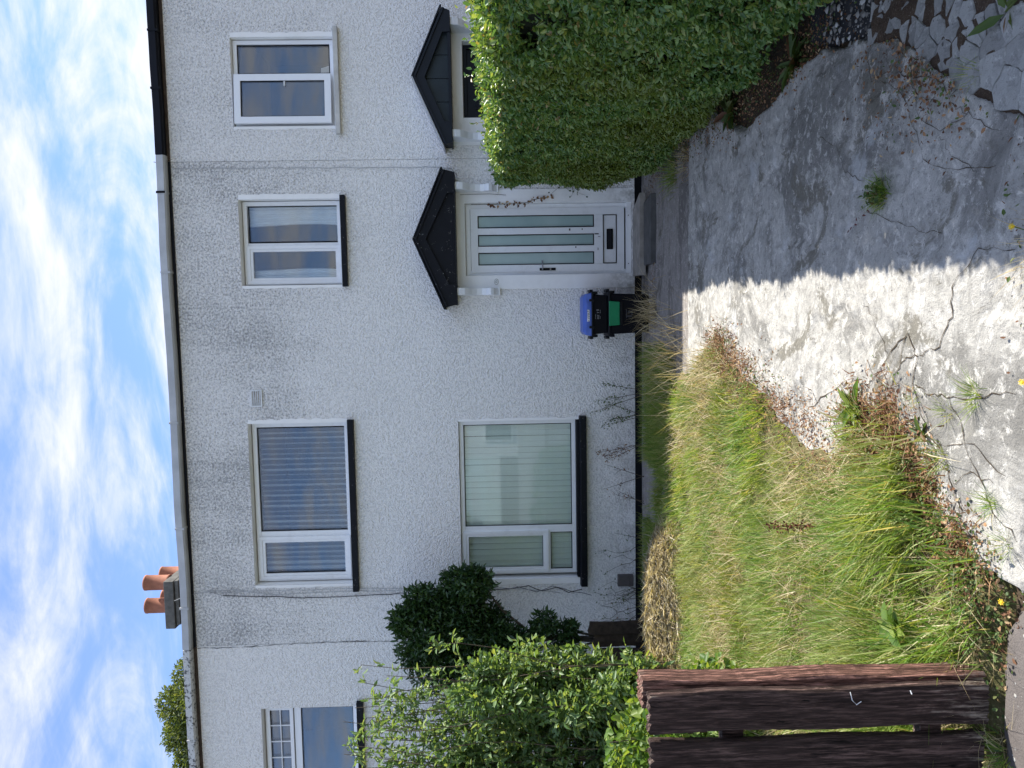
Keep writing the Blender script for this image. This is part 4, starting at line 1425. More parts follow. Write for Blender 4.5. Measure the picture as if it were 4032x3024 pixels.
m.build('moulded_mark', plain('scuffed_black_plastic', (0.05, 0.052, 0.06), 0.5), t2)
t1 = thing('recycling_box', 'upper black recycling box with a blue lid, stacked on the green-flapped one', 'recycling box', (0.02, -0.3, 0.40), 'stacked recycling boxes')
crate(t1, -0.215, 0.250, BY0 + 0.01, BY1, 0.404, 0.592, 0.022)
ld = MB()
x0, x1, y0, y1 = -0.232, 0.266, BY0 - 0.012, BY1 + 0.02
ld.add([(x0, y0, 0.594), (x1, y0, 0.594), (x1, y1, 0.594), (x0, y1, 0.594), (x0 + .012, y0 + .012, 0.66), (x1 - .012, y0 + .012, 0.66), (x1 - .012, y1 - .012, 0.66), (x0 + .012, y1 - .012, 0.66),
        (x0 + .05, y0 + .06, 0.690), (x1 - .05, y0 + .06, 0.690), (x1 - .05, y1 - .06, 0.690), (x0 + .05, y1 - .06, 0.690)],
       [(3, 2, 1, 0), (0, 1, 5, 4), (1, 2, 6, 5), (2, 3, 7, 6), (3, 0, 4, 7), (4, 5, 9, 8), (5, 6, 10, 9), (6, 7, 11, 10), (7, 4, 8, 11), (8, 9, 10, 11)])
lid = ld.build('lid', MAT['lid_blue'], t1, 0.006)
MB().box(-0.13, 0.16, BY0 - 0.016, BY0 - 0.003, 0.612, 0.650).build('lid_front', MAT['lid_blue'], lid, 0.004)
lb = MB().prism_y([(-0.062, 0.617), (0.070, 0.620), (0.072, 0.647), (0.02, 0.644), (-0.066, 0.648)], BY0 - 0.0185, BY0 - 0.0165).build('label', MAT['paper'], lid)
m = MB()
for (a, b, c, d) in ((0.045, 0.064, 0.640, 0.644), (0.052, 0.057, 0.624, 0.640), (-0.03, 0.035, 0.634, 0.638), (0.03, 0.036, 0.622, 0.633), (0.012, 0.018, 0.622, 0.631), (-0.012, -0.002, 0.622, 0.628), (-0.034, -0.026, 0.622, 0.630), (-0.06, -0.052, 0.622, 0.634)):
    m.box(a, b, BY0 - 0.0196, BY0 - 0.0186, c, d)
m.build('lettering', MAT['ink'], lid)
for x in (-0.145, 0.165):
    MB().box(x, x + 0.028, BY0 - 0.022, BY0 - 0.004, 0.565, 0.622).build('clip', MAT['box_rim'], t1, 0.004)
m = MB()                                                     # worn white moulded lettering
for (a, b, c, d) in ((0.058, 0.063, 0.505, 0.533), (0.070, 0.074, 0.505, 0.533), (0.063, 0.070, 0.529, 0.533), (0.060, 0.072, 0.518, 0.521), (0.030, 0.046, 0.525, 0.529), (0.036, 0.040, 0.505, 0.526), (-0.005, 0.012, 0.525, 0.529), (-0.005, -0.001, 0.505, 0.529),
                     (-0.005, 0.012, 0.505, 0.509), (-0.005, 0.008, 0.515, 0.518), (-0.036, -0.031, 0.505, 0.53), (-0.018, -0.013, 0.505, 0.53), (-0.031, -0.018, 0.516, 0.520), (-0.036, 0.02, 0.545, 0.548), (-0.036, -0.006, 0.492, 0.495), (0.03, 0.07, 0.490, 0.493)):
    m.box(a, b, BY0 + 0.006, BY0 + 0.0095, c, d)
m.build('moulded_lettering', plain('worn_white_print', (0.38, 0.38, 0.40), 0.6, 0.3, 60), t1)

# ------------------------------------------------------------------ timber fence in the foreground
fence = thing('timber_fence', 'dark brown timber fence of thick vertical boards at the front boundary', 'fence', (-1.5, -6.7, -0.07))


def plank(name, x0, x1, y0, y1, z0, z1, mat, parent, ragged=0.02, nz=60, nx=16):
    """a rough-sawn plank: worn edges, split and ragged ends"""
    v, f = [], []
    ring = []
    for j in range(nz + 1):
        t = j / nz
        row = []
        per = [(x0 + (x1 - x0) * i / nx, y0) for i in range(nx + 1)] + [(x1 + (x0 - x1) * i / nx, y1) for i in range(nx + 1)]
        for i, (x, y) in enumerate(per):
            xi = i if i <= nx else 2 * nx + 1 - i
            z = z0 + (z1 - z0) * t
            if j == nz: z -= ragged * abs(math.sin(xi * 0.75 + x0 * 40)) * (0.3 + 0.7 * r2.random())
            if j == 0: z += ragged * 0.8 * abs(math.sin(xi * 1.7 + x0 * 31)) * r2.random()
            ex = 0.0
            if xi in (0, nx):
                ex = 0.004 * math.sin(z * 9 + x0 * 50) + r2.uniform(-.0015, .0015)
                y = y + (0.005 if y == y0 else -0.005)
            gr = 0.0022 * math.sin(xi * 2.1 + 0.6 * math.sin(z * 4 + x0 * 7)) + 0.0015 * math.sin(xi * 5.3 + z * 2 + x0 * 30)
            if xi in (int(nx * .4), int(nx * .75)): gr += 0.004 * max(0, math.sin(z * 2.7 + x0 * 60 + xi))
            yy = y + (gr if y == y0 else -gr) + r2.uniform(-.0006, .0006)
            row.append(len(v))
            v.append((x + ex, yy, z))
        ring.append(row)
    n = len(ring[0])
    for j in range(nz):
        for i in range(n):
            f.append((ring[j][i], ring[j][(i + 1) % n], ring[j + 1][(i + 1) % n], ring[j + 1][i]))
    for i in range(nx):
        a, b = i, i + 1
        f.append((ring[nz][a], ring[nz][b], ring[nz][2 * nx + 1 - b], ring[nz][2 * nx + 1 - a]))
        f.append((ring[0][b], ring[0][a], ring[0][2 * nx + 1 - a], ring[0][2 * nx + 1 - b]))
    return link(name, mesh(name, v, f, mat), parent)


plank('post', -1.445, -1.338, -6.705, -6.605, -0.14, 1.225, MAT['wood0'], fence, 0.012)
plank('board', -1.512, -1.362, -6.752, -6.710, -0.045, 1.212, MAT['wood1'], fence, 0.02)
plank('board', -1.698, -1.548, -6.750, -6.708, -0.035, 1.205, MAT['wood2'], fence, 0.02)
plank('board', -1.868, -1.716, -6.752, -6.710, -0.045, 1.205, MAT['wood1'], fence, 0.02)
plank('board', -2.046, -1.894, -6.750, -6.708, -0.045, 1.205, MAT['wood2'], fence, 0.02)
MB().box(-2.05, -1.447, -6.706, -6.655, 0.845, 0.925).build('rail', MAT['wood2'], fence, 0.004)
MB().box(-2.05, -1.447, -6.706, -6.655, 0.105, 0.185).build('rail', MAT['wood1'], fence, 0.004)
MB().tube([(-1.372, -6.756, 0.475), (-1.400, -6.762, 0.470), (-1.416, -6.764, 0.455), (-1.402, -6.768, 0.440)], 0.0015, 6).build('bent_wire', MAT['white_plastic'], fence)
MB().tube([(-1.372, -6.756, 0.255), (-1.384, -6.762, 0.252)], 0.0022, 6).build('staple', MAT['white_plastic'], fence)

# low rotten boundary boards at the foot of the wall
bf = thing('boundary_boards', 'low rotten dark timber boards against the left end of the wall', 'fence', (-3.8, -0.9, -0.08))
for i, x in enumerate((-3.63, -3.79, -3.95, -4.11, -4.27, -4.43)):
    plank('board', x, x + 0.145, -0.92 + 0.03 * (i % 2), -0.88 + 0.03 * (i % 2), -0.12, 0.70 + r2.uniform(-.06, .03), MAT['oldwood'], bf, 0.05, 12, 4)

# ================================================================== plants
def mesh_obj(name, V, F, mat, parent=None):
    return link(name, np_mesh(name, V, F, mat), parent)


# ------------------------------------------------------------------ hedge
hedge = thing('hedge', 'tall clipped green hedge along the right side of the driveway', 'hedge', (2.0, -3.6, -0.1))
HY0, HY1 = -6.75, -0.62


def hedge_top(y):
    return 1.625 + 0.130 * np.clip((-0.6 - y) / 5.0, 0, 1.1) + 0.09 * (fbm(y * 2.2, y * 0, 3) - 0.5) + 0.09 * (fbm(y * 8.0, y * 0, 23, 3) - 0.5)


def hedge_face(y, z):
    """x of the left face"""
    t = z / 1.75
    base = 1.50 + 0.11 * np.clip((0.35 - t) / 0.35, 0, 1) ** 1.5 + 0.12 * np.clip((t - 0.88) / 0.12, 0, 1) ** 2
    base = base + 0.06 * np.clip((y + 1.2) / 0.6, 0, 1) - 0.03
    return base + 0.20 * (fbm(y * 1.8 + 7, z * 1.8, 12, 4) - 0.5) + 0.10 * (fbm(y * 6.5, z * 6.5, 19, 3) - 0.5)


# solid dark core, added inside the hedge to block light between the leaves
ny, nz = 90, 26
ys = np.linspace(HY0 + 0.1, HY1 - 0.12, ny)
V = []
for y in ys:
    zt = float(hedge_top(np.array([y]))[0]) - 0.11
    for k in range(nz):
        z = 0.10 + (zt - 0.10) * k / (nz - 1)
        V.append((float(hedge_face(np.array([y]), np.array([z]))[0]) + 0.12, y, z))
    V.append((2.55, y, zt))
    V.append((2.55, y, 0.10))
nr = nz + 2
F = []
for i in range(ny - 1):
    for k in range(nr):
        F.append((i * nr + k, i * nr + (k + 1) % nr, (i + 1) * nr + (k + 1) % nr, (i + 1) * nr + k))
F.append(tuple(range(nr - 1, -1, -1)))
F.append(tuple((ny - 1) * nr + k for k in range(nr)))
link('light_block_core', mesh('light_block_core', V, F, MAT['hedge_core']), hedge)
parts = []
n = 135000
y = rng.uniform(HY0, HY1, n)
z = rng.uniform(0.0, 1, n) ** 0.9 * (hedge_top(y) - 0.05) + 0.05
dep = rng.exponential(0.035, n)
x = hedge_face(y, z) + dep - 0.02
P = np.stack([x, y, z], 1)
keep = fbm(y * 4.5, z * 4.5, 77, 3) > rng.uniform(0.18, 0.56, n)
P = P[keep]
n = len(P)
out = np.tile(np.array([[-1.0, 0, 0.25]]), (n, 1))
D = unit(out * 0.5 + rng.normal(0, 0.75, (n, 3)) + np.array([0, 0, -0.12]))
Nn = unit(out * 0.7 + np.array([0, 0, 0.55]) + rng.normal(0, 0.55, (n, 3)))
sz = rng.uniform(0.020, 0.054, n)
parts.append(leaves(P, D, Nn, sz, sz * 0.52, 0.2, 0.18))
n = 52000                                                     # top
y = rng.uniform(HY0, HY1, n)
x = 1.45 + 1.1 * rng.uniform(0, 1, n) ** 1.3
edge = np.clip((1.62 - x) / 0.17, 0, 1)
z = hedge_top(y) - 0.10 * edge ** 2 + rng.normal(0, 0.035, n) - 0.02 + 0.05 * (rng.random(n) ** 6)
P = np.stack([x, y, z], 1)
D = unit(np.array([-0.2, -0.05, 0.5]) + rng.normal(0, 0.7, (n, 3)))
Nn = unit(np.array([-0.1, 0, 1.0]) + rng.normal(0, 0.5, (n, 3)))
sz = rng.uniform(0.020, 0.054, n)
parts.append(leaves(P, D, Nn, sz, sz * 0.52, 0.2, 0.18))
n = 14000                                                     # far end facing the wall and the camera side edge
x = rng.uniform(1.42, 2.5, n)
z = rng.uniform(0.1, 1.68, n)
y = HY1 + rng.normal(0, 0.05, n) + 0.05 * (fbm(x * 3, z * 3, 9) - 0.5)
P = np.stack([np.maximum(x, hedge_face(y, z) - 0.03), y, z], 1)
D = unit(np.array([-0.3, 0.4, 0.0]) + rng.normal(0, 0.7, (n, 3)))
Nn = unit(np.array([0, 0.7, 0.6]) + rng.normal(0, 0.5, (n, 3)))
sz = rng.uniform(0.020, 0.054, n)
parts.append(leaves(P, D, Nn, sz, sz * 0.52, 0.2, 0.18))
# straggling shoots that break the outline
sh = MB()
for i in range(190):
    y0 = r2.uniform(-6.2, -0.7)
    tp = r2.random() < 0.55
    zt = float(hedge_top(np.array([y0]))[0])
    z0 = zt - 0.06 if tp else r2.uniform(0.3, zt - 0.1)
    x0 = r2.uniform(1.5, 1.9) if tp else float(hedge_face(np.array([y0]), np.array([z0]))[0]) + 0.05
    d = Vector((r2.uniform(-.5, .1), r2.uniform(-.4, .4), 1.0)) if tp else Vector((-1, r2.uniform(-.6, .6), r2.uniform(-.1, .9)))
    d.normalize()
    L = r2.uniform(0.06, 0.15) * (1.7 if r2.random() < 0.25 else 1)
    a = Vector((x0, y0, z0))
    sh.tube([a, a + d * L * 0.5, a + d * L + Vector((0, 0, -0.01))], [0.0022, 0.0016, 0.0008], 4)
    k = int(L / 0.016)
    tt = np.linspace(0.25, 1, k)[:, None]
    P = np.array(a)[None] + np.array(d)[None] * L * tt
    D = unit(np.array(d)[None] * 0.5 + rng.normal(0, 0.8, (k, 3)))
    Nn = unit(np.array([[0, 0, 1.0]]) + rng.normal(0, 0.4, (k, 3)))
    s_ = rng.uniform(0.022, 0.038, k)
    parts.append(leaves(P, D, Nn, s_, s_ * 0.5))
for i in range(260):                                          # bare twigs showing in the face
    y0, z0 = r2.uniform(-5.6, -1.5), r2.uniform(0.2, 1.6)
    x0 = float(hedge_face(np.array([y0]), np.array([z0]))[0])
    a = Vector((x0 + 0.08, y0, z0))
    sh.tube([a, a + Vector((-r2.uniform(.05, .10), r2.uniform(-.1, .1), r2.uniform(-.02, .10)))], [0.003, 0.002], 4)
sh.build('twigs', MAT['twig'], hedge)['kind'] = 'stuff'
V, F = cat(parts)
mesh_obj('foliage', V, F, MAT['hedge_leaf'], hedge)


# ------------------------------------------------------------------ shrubs on the left
def cluster(centres, n, L, ratio, up=0.4, hollow=0.6, jitter=0.75):
    out = []
    tot = sum(c[3] * c[4] + c[4] * c[5] + c[3] * c[5] for c in centres)
    for cx, cy, cz, rx, ry, rz in centres:
        k = int(n * (rx * ry + ry * rz + rx * rz) / tot)
        d = rand_dirs(k)
        r = (hollow + (1 - hollow) * rng.random(k) ** 0.6)[:, None]
        bumps = (0.86 + 0.28 * fbm(d[:, 0] * 3 + cx * 5, d[:, 2] * 3 + d[:, 1] * 2, 5, 3))[:, None]
        P = np.array([cx, cy, cz]) + d * np.array([rx, ry, rz]) * r * bumps
        D = unit(d * 0.8 + np.array([0, 0, up * 0.6]) + rng.normal(0, jitter, (k, 3)))
        Nn = unit(d * 0.4 + np.array([0, 0, 0.8]) + rng.normal(0, 0.5, (k, 3)))
        s_ = rng.uniform(L * 0.65, L * 1.25, k)
        out.append(leaves(P, D, Nn, s_, s_ * ratio, 0.2, 0.2))
    return out


ev = thing('evergreen_shrub', 'dark glossy evergreen shrub leaning across the left end of the wall', 'shrub', (-3.75, -0.75, -0.08))
cs_ = [(-3.62, -0.75, 2.62, .30, .26, .32), (-3.30, -0.75, 2.48, .26, .25, .28), (-3.05, -0.80, 2.12, .20, .22, .24), (-3.02, -0.80, 1.93, .17, .2, .17), (-3.40, -0.72, 2.12, .27, .25, .3), (-3.72, -0.7, 2.10, .3, .28, .36),
       (-3.60, -0.70, 1.76, .22, .22, .20), (-3.85, -0.7, 1.65, .26, .26, .34), (-3.55, -0.72, 1.20, .13, .15, .15), (-3.66, -0.72, 0.96, .12, .14, .15), (-4.05, -0.72, 2.35, .3, .3, .45), (-4.2, -0.72, 1.7, .3, .3, .4), (-3.9, -0.75, 0.95, .14, .15, .2)]
sub = list(cs_)
for c in cs_:
    for _ in range(6):
        a, e = r2.uniform(0, 6.283), r2.uniform(-.9, 1.3)
        q = r2.uniform(0.30, 0.55)
        sub.append((c[0] + c[3] * math.cos(a) * math.cos(e) * 0.85, c[1] + c[4] * math.sin(a) * math.cos(e) * 0.85, c[2] + c[5] * math.sin(e) * 0.9, c[3] * q, c[4] * q, c[5] * q))
pt = cluster(sub, 23000, 0.074, 0.42, 0.5, 0.3, 0.85)
V, F = cat(pt)
mesh_obj('foliage', V, F, MAT['dark_leaf'], ev)
m = MB()
base = Vector((-3.85, -0.6, -0.1))
m.tube([base, base + Vector((.02, 0, .6)), base + Vector((.08, -.05, 1.1)), base + Vector((.12, -.1, 1.7)), base + Vector((.2, -.1, 2.3))], [0.045, 0.04, 0.034, 0.026, 0.014], 8)
for c in cs_:
    a = base + Vector((.08, -.05, max(0.4, c[2] - 0.55)))
    m.tube([a, (a + Vector(c[:3])) / 2 + Vector((0, 0, .08)), Vector(c[:3])], [0.018, 0.012, 0.006], 6)
m.build('stem', MAT['bark'], ev)

ls = thing('leafy_shrub', 'light green leafy shrub with tall upright shoots behind the timber fence', 'shrub', (-4.2, -2.2, -0.1))
pt = []
m = MB()
for i in range(64):
    bx_ = r2.uniform(-5.2, -3.38)
    by_ = r2.uniform(-2.6, -1.75)
    hmax = 3.32 - 0.25 * max(0, (bx_ + 4.0)) / 0.4 if bx_ > -4.0 else 3.3
    h = r2.uniform(0.55, 1.0) * hmax
    if i < 26: h = hmax * r2.uniform(0.88, 1.02)
    tipx = bx_ + r2.uniform(-.10, .28)
    tipy = by_ + r2.uniform(-.25, .2)
    pts = []
    for k in range(9):
        t = k / 8
        pts.append(Vector((bx_ + (tipx - bx_) * t ** 1.5 + 0.05 * math.sin(k * 1.1 + i), by_ + (tipy - by_) * t ** 1.5 + .02 * math.cos(k + i), -0.1 + (h + 0.1) * t)))
    m.tube(pts, [0.006 * (1 - 0.75 * k / 8) + 0.0015 for k in range(9)], 5)
    # side twigs with opposite leaves
    for s_ in range(int(h * 9.5)):
        t = r2.uniform(0.12, 1.0)
        k = min(7, int(t * 8))
        a = pts[k] + (pts[k + 1] - pts[k]) * (t * 8 - k)
        az = r2.uniform(0, 6.283)
        Lb = r2.uniform(0.10, 0.26) * (1.15 - 0.65 * t)
        d = Vector((math.cos(az), math.sin(az), r2.uniform(0.3, 1.1))).normalized()
        if r2.random() < .5: m.tube([a, a + d * Lb], [0.003, 0.0015], 3)
        q = max(5, int(Lb / 0.017))
        tt = np.linspace(0.1, 1, q)[:, None]
        P = np.array(a)[None] + np.array(d)[None] * Lb * tt + rng.normal(0, .006, (q, 3))
        D = unit(np.array(d)[None] * 0.55 + rng.normal(0, 0.65, (q, 3)))
        Nn = unit(np.array([[0, -0.15, 0.9]]) + rng.normal(0, 0.45, (q, 3)))
        sz = rng.uniform(0.050, 0.090, q)
        pt.append(leaves(P, D, Nn, sz, sz * 0.42, 0.18, 0.2))
lc = []
for i in range(70):
    lc.append((r2.uniform(-5.1, -3.40), r2.uniform(-2.6, -1.8), 0.3 + 1.9 * r2.random() ** 1.25, r2.uniform(.10, .30), r2.uniform(.10, .27), r2.uniform(.12, .36)))
pt += cluster(lc, 17000, 0.080, 0.50, 0.6, 0.0, 0.8)
V, F = cat(pt)
mesh_obj('foliage', V, F, MAT['light_leaf'], ls)
m.build('stem', MAT['twig'], ls)
lo = thing('low_bush', 'low lime green ivy-leaved bush just behind the fence top', 'bush', (-2.9, -4.5, -0.1))
cs_ = [(-2.62, -4.6, 0.55, .22, .3, .38), (-2.85, -4.5, 0.62, .28, .35, .42), (-3.2, -4.4, 0.65, .3, .35, .42), (-3.6, -4.3, 0.7, .3, .4, .42), (-2.75, -4.3, 0.25, .35, .4, .3), (-3.3, -4.3, 0.3, .5, .5, .3)]
V, F = cat(cluster(cs_, 5200, 0.055, 0.75, 0.5, 0.55))
mesh_obj('foliage', V, F, MAT['lime_leaf'], lo)
m = MB()
for i in range(14):
    a = Vector((r2.uniform(-3.4, -2.6), r2.uniform(-4.7, -4.3), -0.1))
    m.tube([a, a + Vector((r2.uniform(-.1, .1), 0, .4)), a + Vector((r2.uniform(-.15, .2), r2.uniform(-.1, .1), r2.uniform(.7, 1.15)))], [0.008, 0.006, 0.003], 5)
m.build('stem', MAT['twig'], lo)

# tree beyond the roof
tr = thing('tree', 'leafy green tree rising behind the roof at the left', 'tree', (-13.0, 14.5, -0.16))
cs_ = [(-11.2, 14.2, 10.9, .9, 1.2, .8), (-12.1, 14.3, 11.3, 1.0, 1.2, .95), (-13.1, 14.5, 11.2, 1.1, 1.2, 1.05), (-14.2, 14.6, 10.9, 1.2, 1.3, 1.0), (-12.6, 14.8, 9.9, 1.8, 1.6, 1.2), (-10.5, 14.3, 10.75, .8, 1.0, .75), (-14.8, 14.8, 9.6, 1.6, 1.6, 1.3),
       (-11.7, 14.3, 9.6, 1.3, 1.4, 1.2), (-13.4, 14.6, 8.6, 2.2, 1.8, 1.2), (-11.9, 14.1, 12.05, .50, .5, .40), (-13.0, 14.3, 12.05, .50, .5, .40), (-10.9, 14.1, 11.55, .45, .5, .35), (-13.9, 14.3, 11.75, .5, .5, .4)]
V, F = cat(cluster(cs_, 52000, 0.13, 0.42, 0.1, 0.40))
mesh_obj('crown', V, F, MAT['tree_leaf'], tr)
m = MB().tube([(-13, 14.5, -.2), (-12.95, 14.5, 3), (-13.0, 14.6, 6), (-12.9, 14.5, 9), (-12.8, 14.5, 11)], [.32, .26, .22, .15, .06], 10)
for c in cs_:
    m.tube([(-12.95, 14.5, c[2] - 3.0), ((c[0] - 12.95) / 2, 14.5, c[2] - 1.2), c[:3]], [.10, .07, .03], 6)
m.build('trunk', MAT['bark'], tr)

# ------------------------------------------------------------------ grass
def poly_points(poly, n, x0, x1, y0, y1, margin=0.0, edge=0.0):
    x = rng.uniform(x0, x1, n)
    y = rng.uniform(y0, y1, n)
    d = sdf_poly(x, y, poly) + edge * (fbm(x * 3.5, y * 3.5, 91) - 0.5)
    k = d < margin
    return x[k], y[k], d[k]


parts = []
for n, y0, y1, hs, wd in ((22000, -6.80, -5.9, 1.55, 0.0075), (46000, -6.80, -4.4, 1.05, 0.0058), (60000, -4.6, -1.2, 0.95, 0.0075)):
    x, y, d = poly_points(LAWN, n, -5.2, 0.0, y0, y1, 0.02, 0.22)
    dens = 0.25 + 0.75 * np.clip((-d - 0.02) / 0.30, 0, 1)
    clump = fbm(x * 5, y * 5, 33, 3)
    k = rng.random(len(x)) < dens * np.clip((clump - 0.22) * 3.2, 0.15, 1)
    x, y, d, clump = x[k], y[k], d[k], clump[k]
    z = lawn_z(x, y) - 0.01
    H = hs * (0.02 + 0.165 * clump) * rng.uniform(0.45, 1.5, len(x)) * (0.55 + 0.45 * np.clip(-d / 0.3, 0, 1))
    front = np.clip((-5.4 - y) / 1.0, 0, 1)
    H = H * (1 + 0.35 * front)
    ang = 2.2 + 3.5 * (fbm(x * 1.4, y * 1.4, 71) - 0.5) * 2 + rng.normal(0, 1.15, len(x))
    lean = np.clip(rng.normal(0.6, 0.32, len(x)), 0.05, 1.4)
    parts.append(blades(np.stack([x, y, z], 1), H, wd * rng.uniform(0.6, 1.3, len(x)), lean, ang))
# shaded grass strip along the path
x = rng.uniform(-3.6, -0.15, 26000)
y = rng.normal(-1.05, 0.45, 26000)
k = (y < -0.45) & (y > -1.8) & (x < -0.35 - 0.5 * (fbm(x * 2, y * 2, 8) - 0.5)) & (fbm(x * 2.2, y * 2.2, 18) > 0.33)
x, y = x[k], y[k]
parts.append(blades(np.stack([x, y, np.full(len(x), -0.085)], 1), rng.uniform(0.07, 0.20, len(x)), 0.006, np.clip(rng.normal(0.5, 0.25, len(x)), 0.05, 1.1), rng.uniform(0, 6.28, len(x))))
V, F = cat(parts)
o = mesh_obj('lawn_grass', V, F, MAT['grass'])
tag(o, 'overgrown green grass filling the front garden left of the driveway', 'grass', kind='stuff')
parts = []
x, y, d = poly_points(LAWN, 34000, -4.6, 0.0, -6.8, -2.0, 0.06, 0.3)
band = fbm(x * 1.6, y * 1.6, 55, 3)
k = rng.random(len(x)) < np.clip((band - 0.40) * 4.5, 0.05, 1)
x, y = x[k], y[k]
H = rng.uniform(0.06, 0.26, len(x))
parts.append(blades(np.stack([x, y, lawn_z(x, y) - 0.005], 1), H, 0.0036 * rng.uniform(.6, 1.3, len(x)), rng.uniform(0.3, 1.6, len(x)), rng.uniform(0, 6.28, len(x)), 0.9))
n = 260                                                       # tall seed stalks beside the path, by the boxes
x = rng.normal(-0.45, 0.28, n)
y = rng.normal(-1.75, 0.35, n)
parts.append(blades(np.stack([x, y, np.full(n, -0.08)], 1), rng.uniform(0.2, 0.48, n), 0.005, rng.uniform(0.2, 1.1, n), rng.uniform(0, 6.28, n), 0.5))
n = 150
x = rng.normal(0.05, 0.12, n)
y = rng.normal(-0.78, 0.10, n)
parts.append(blades(np.stack([x, y, np.full(n, -0.08)], 1), rng.uniform(0.12, 0.38, n), 0.005, rng.uniform(0.2, 1.2, n), rng.uniform(0, 6.28, n), 0.5))
V, F = cat(parts)
tag(mesh_obj('dry_grass', V, F, MAT['straw']), 'pale dry grass stalks lying through the overgrown lawn', 'dry grass', kind='stuff')


# heap of cut hay by the wall
def hay_z(X, Y):
    a = np.exp(-(((X + 2.95) / 0.95) ** 4 + ((Y + 1.95) / 0.42) ** 2))
    b = np.exp(-(((X + 3.7) / 0.5) ** 2 + ((Y + 1.75) / 0.55) ** 2)) * 0.5
    return -0.16 + 0.37 * np.maximum(a, b) + 0.05 * fbm(X * 7, Y * 7, 88)


hp = grid_mesh('hay_heap', -4.5, -1.5, -2.75, -1.0, 0.04, hay_z, soil('matted_hay', (0.16, 0.13, 0.085), (0.29, 0.245, 0.165), (0.42, 0.37, 0.27), 3))
tag(hp, 'long heap of cut straw-coloured hay below the ground floor window', 'hay heap', kind='stuff')
n = 15000
x = rng.uniform(-4.3, -1.7, n)
y = rng.uniform(-2.6, -1.15, n)
z = hay_z(x, y) + 0.04 * (fbm(x * 6, y * 6, 44) - 0.5)
k = z > -0.09
P = np.stack([x, y, z + rng.uniform(0, 0.02, n)], 1)[k]
n = len(P)
L = rng.uniform(0.08, 0.28, n)
a = rng.normal(0, 1.2, n)
dz = rng.normal(0.05, 0.30, n)
D = np.stack([np.cos(a), np.sin(a), dz], 1)
V, F = leaves(P - D * L[:, None] / 2 + np.array([0, 0, 0.012]), D, unit(np.array([0, -0.3, 1.0]) + rng.normal(0, .5, (n, 3))), L, 0.007, 0.3, 0.12)
hs = mesh_obj('hay_straws', V, F, MAT['hay'], hp)
hs['kind'] = 'stuff'

# dead leaves and leaf litter
parts = []
for (cx, cy, sx_, sy_, n) in ((-0.26, -3.45, .09, .20, 700), (-0.42, -3.95, .09, .25, 500), (-0.60, -4.7, .10, .4, 420), (-0.70, -5.3, .10, .2, 380), (-0.55, -5.72, .09, .10, 700), (-0.62, -6.0, .12, .12, 1300), (-0.76, -6.24, .11, .09, 1000), (-0.90, -6.55, .08, .12, 380),
                              (-1.12, -6.74, .12, .05, 130), (1.55, -2.2, .12, .3, 380), (1.55, -1.0, .1, .3, 300), (1.60, -3.1, .1, .35, 700), (1.50, -4.1, .11, .5, 1000), (1.46, -5.0, .1, .25, 420), (1.15, -6.2, .18, .25, 700), (1.02, -6.36, .16, .18, 900), (0.6, -6.88, .3, .05, 200), (1.35, -0.55, .1, .12, 60), (0.45, -0.75, .1, .1, 40)):
    x, y = rng.normal(cx, sx_, n), rng.normal(cy, sy_, n)
    z = np.maximum(np.maximum(drive_z(x, y), lawn_z(x, y)), -0.085)
    P = np.stack([x, y, z + 0.006 + 0.015 * rng.random(n)], 1)
    D = unit(np.stack([rng.normal(0, 1, n), rng.normal(0, 1, n), rng.normal(0.1, 0.25, n)], 1))
    s_ = rng.uniform(0.008, 0.026, n)
    parts.append(leaves(P, D, unit(np.array([0, 0, 1.0]) + rng.normal(0, .45, (n, 3))), s_, s_ * 0.6, 0.35, -0.2))
V, F = cat(parts)
tag(mesh_obj('leaf_litter', V, F, MAT['dead_leaf']), 'brown dead leaves scattered along the edges of the driveway', 'leaf litter', kind='stuff')


# withered brown weeds matting the lawn edge
parts = []
for (cx, cy, sx_, sy_, n) in ((-0.24, -3.40, .07, .16, 1300), (-0.40, -3.85, .08, .22, 900), (-0.58, -4.6, .07, .35, 700), (-0.56, -5.72, .09, .09, 900), (-0.60, -5.98, .12, .10, 1900), (-0.76, -6.20, .12, .09, 1700), (-0.90, -6.5, .07, .10, 500)):
    x, y = rng.normal(cx, sx_, n), rng.normal(cy, sy_, n)
    k = fbm(x * 9, y * 9, 57, 3) > 0.44
    x, y = x[k], y[k]
    z = np.maximum(drive_z(x, y), lawn_z(x, y)) - 0.004
    parts.append(blades(np.stack([x, y, z], 1), rng.uniform(0.015, 0.075, len(x)), 0.005 * rng.uniform(.6, 1.6, len(x)), rng.uniform(0.2, 1.8, len(x)), rng.uniform(0, 6.28, len(x)), 0.8))
V, F = cat(parts)
tag(mesh_obj('withered_weeds', V, F, MAT['dead_leaf']), 'matted reddish brown withered weeds where the lawn meets the driveway', 'weeds', kind='stuff')

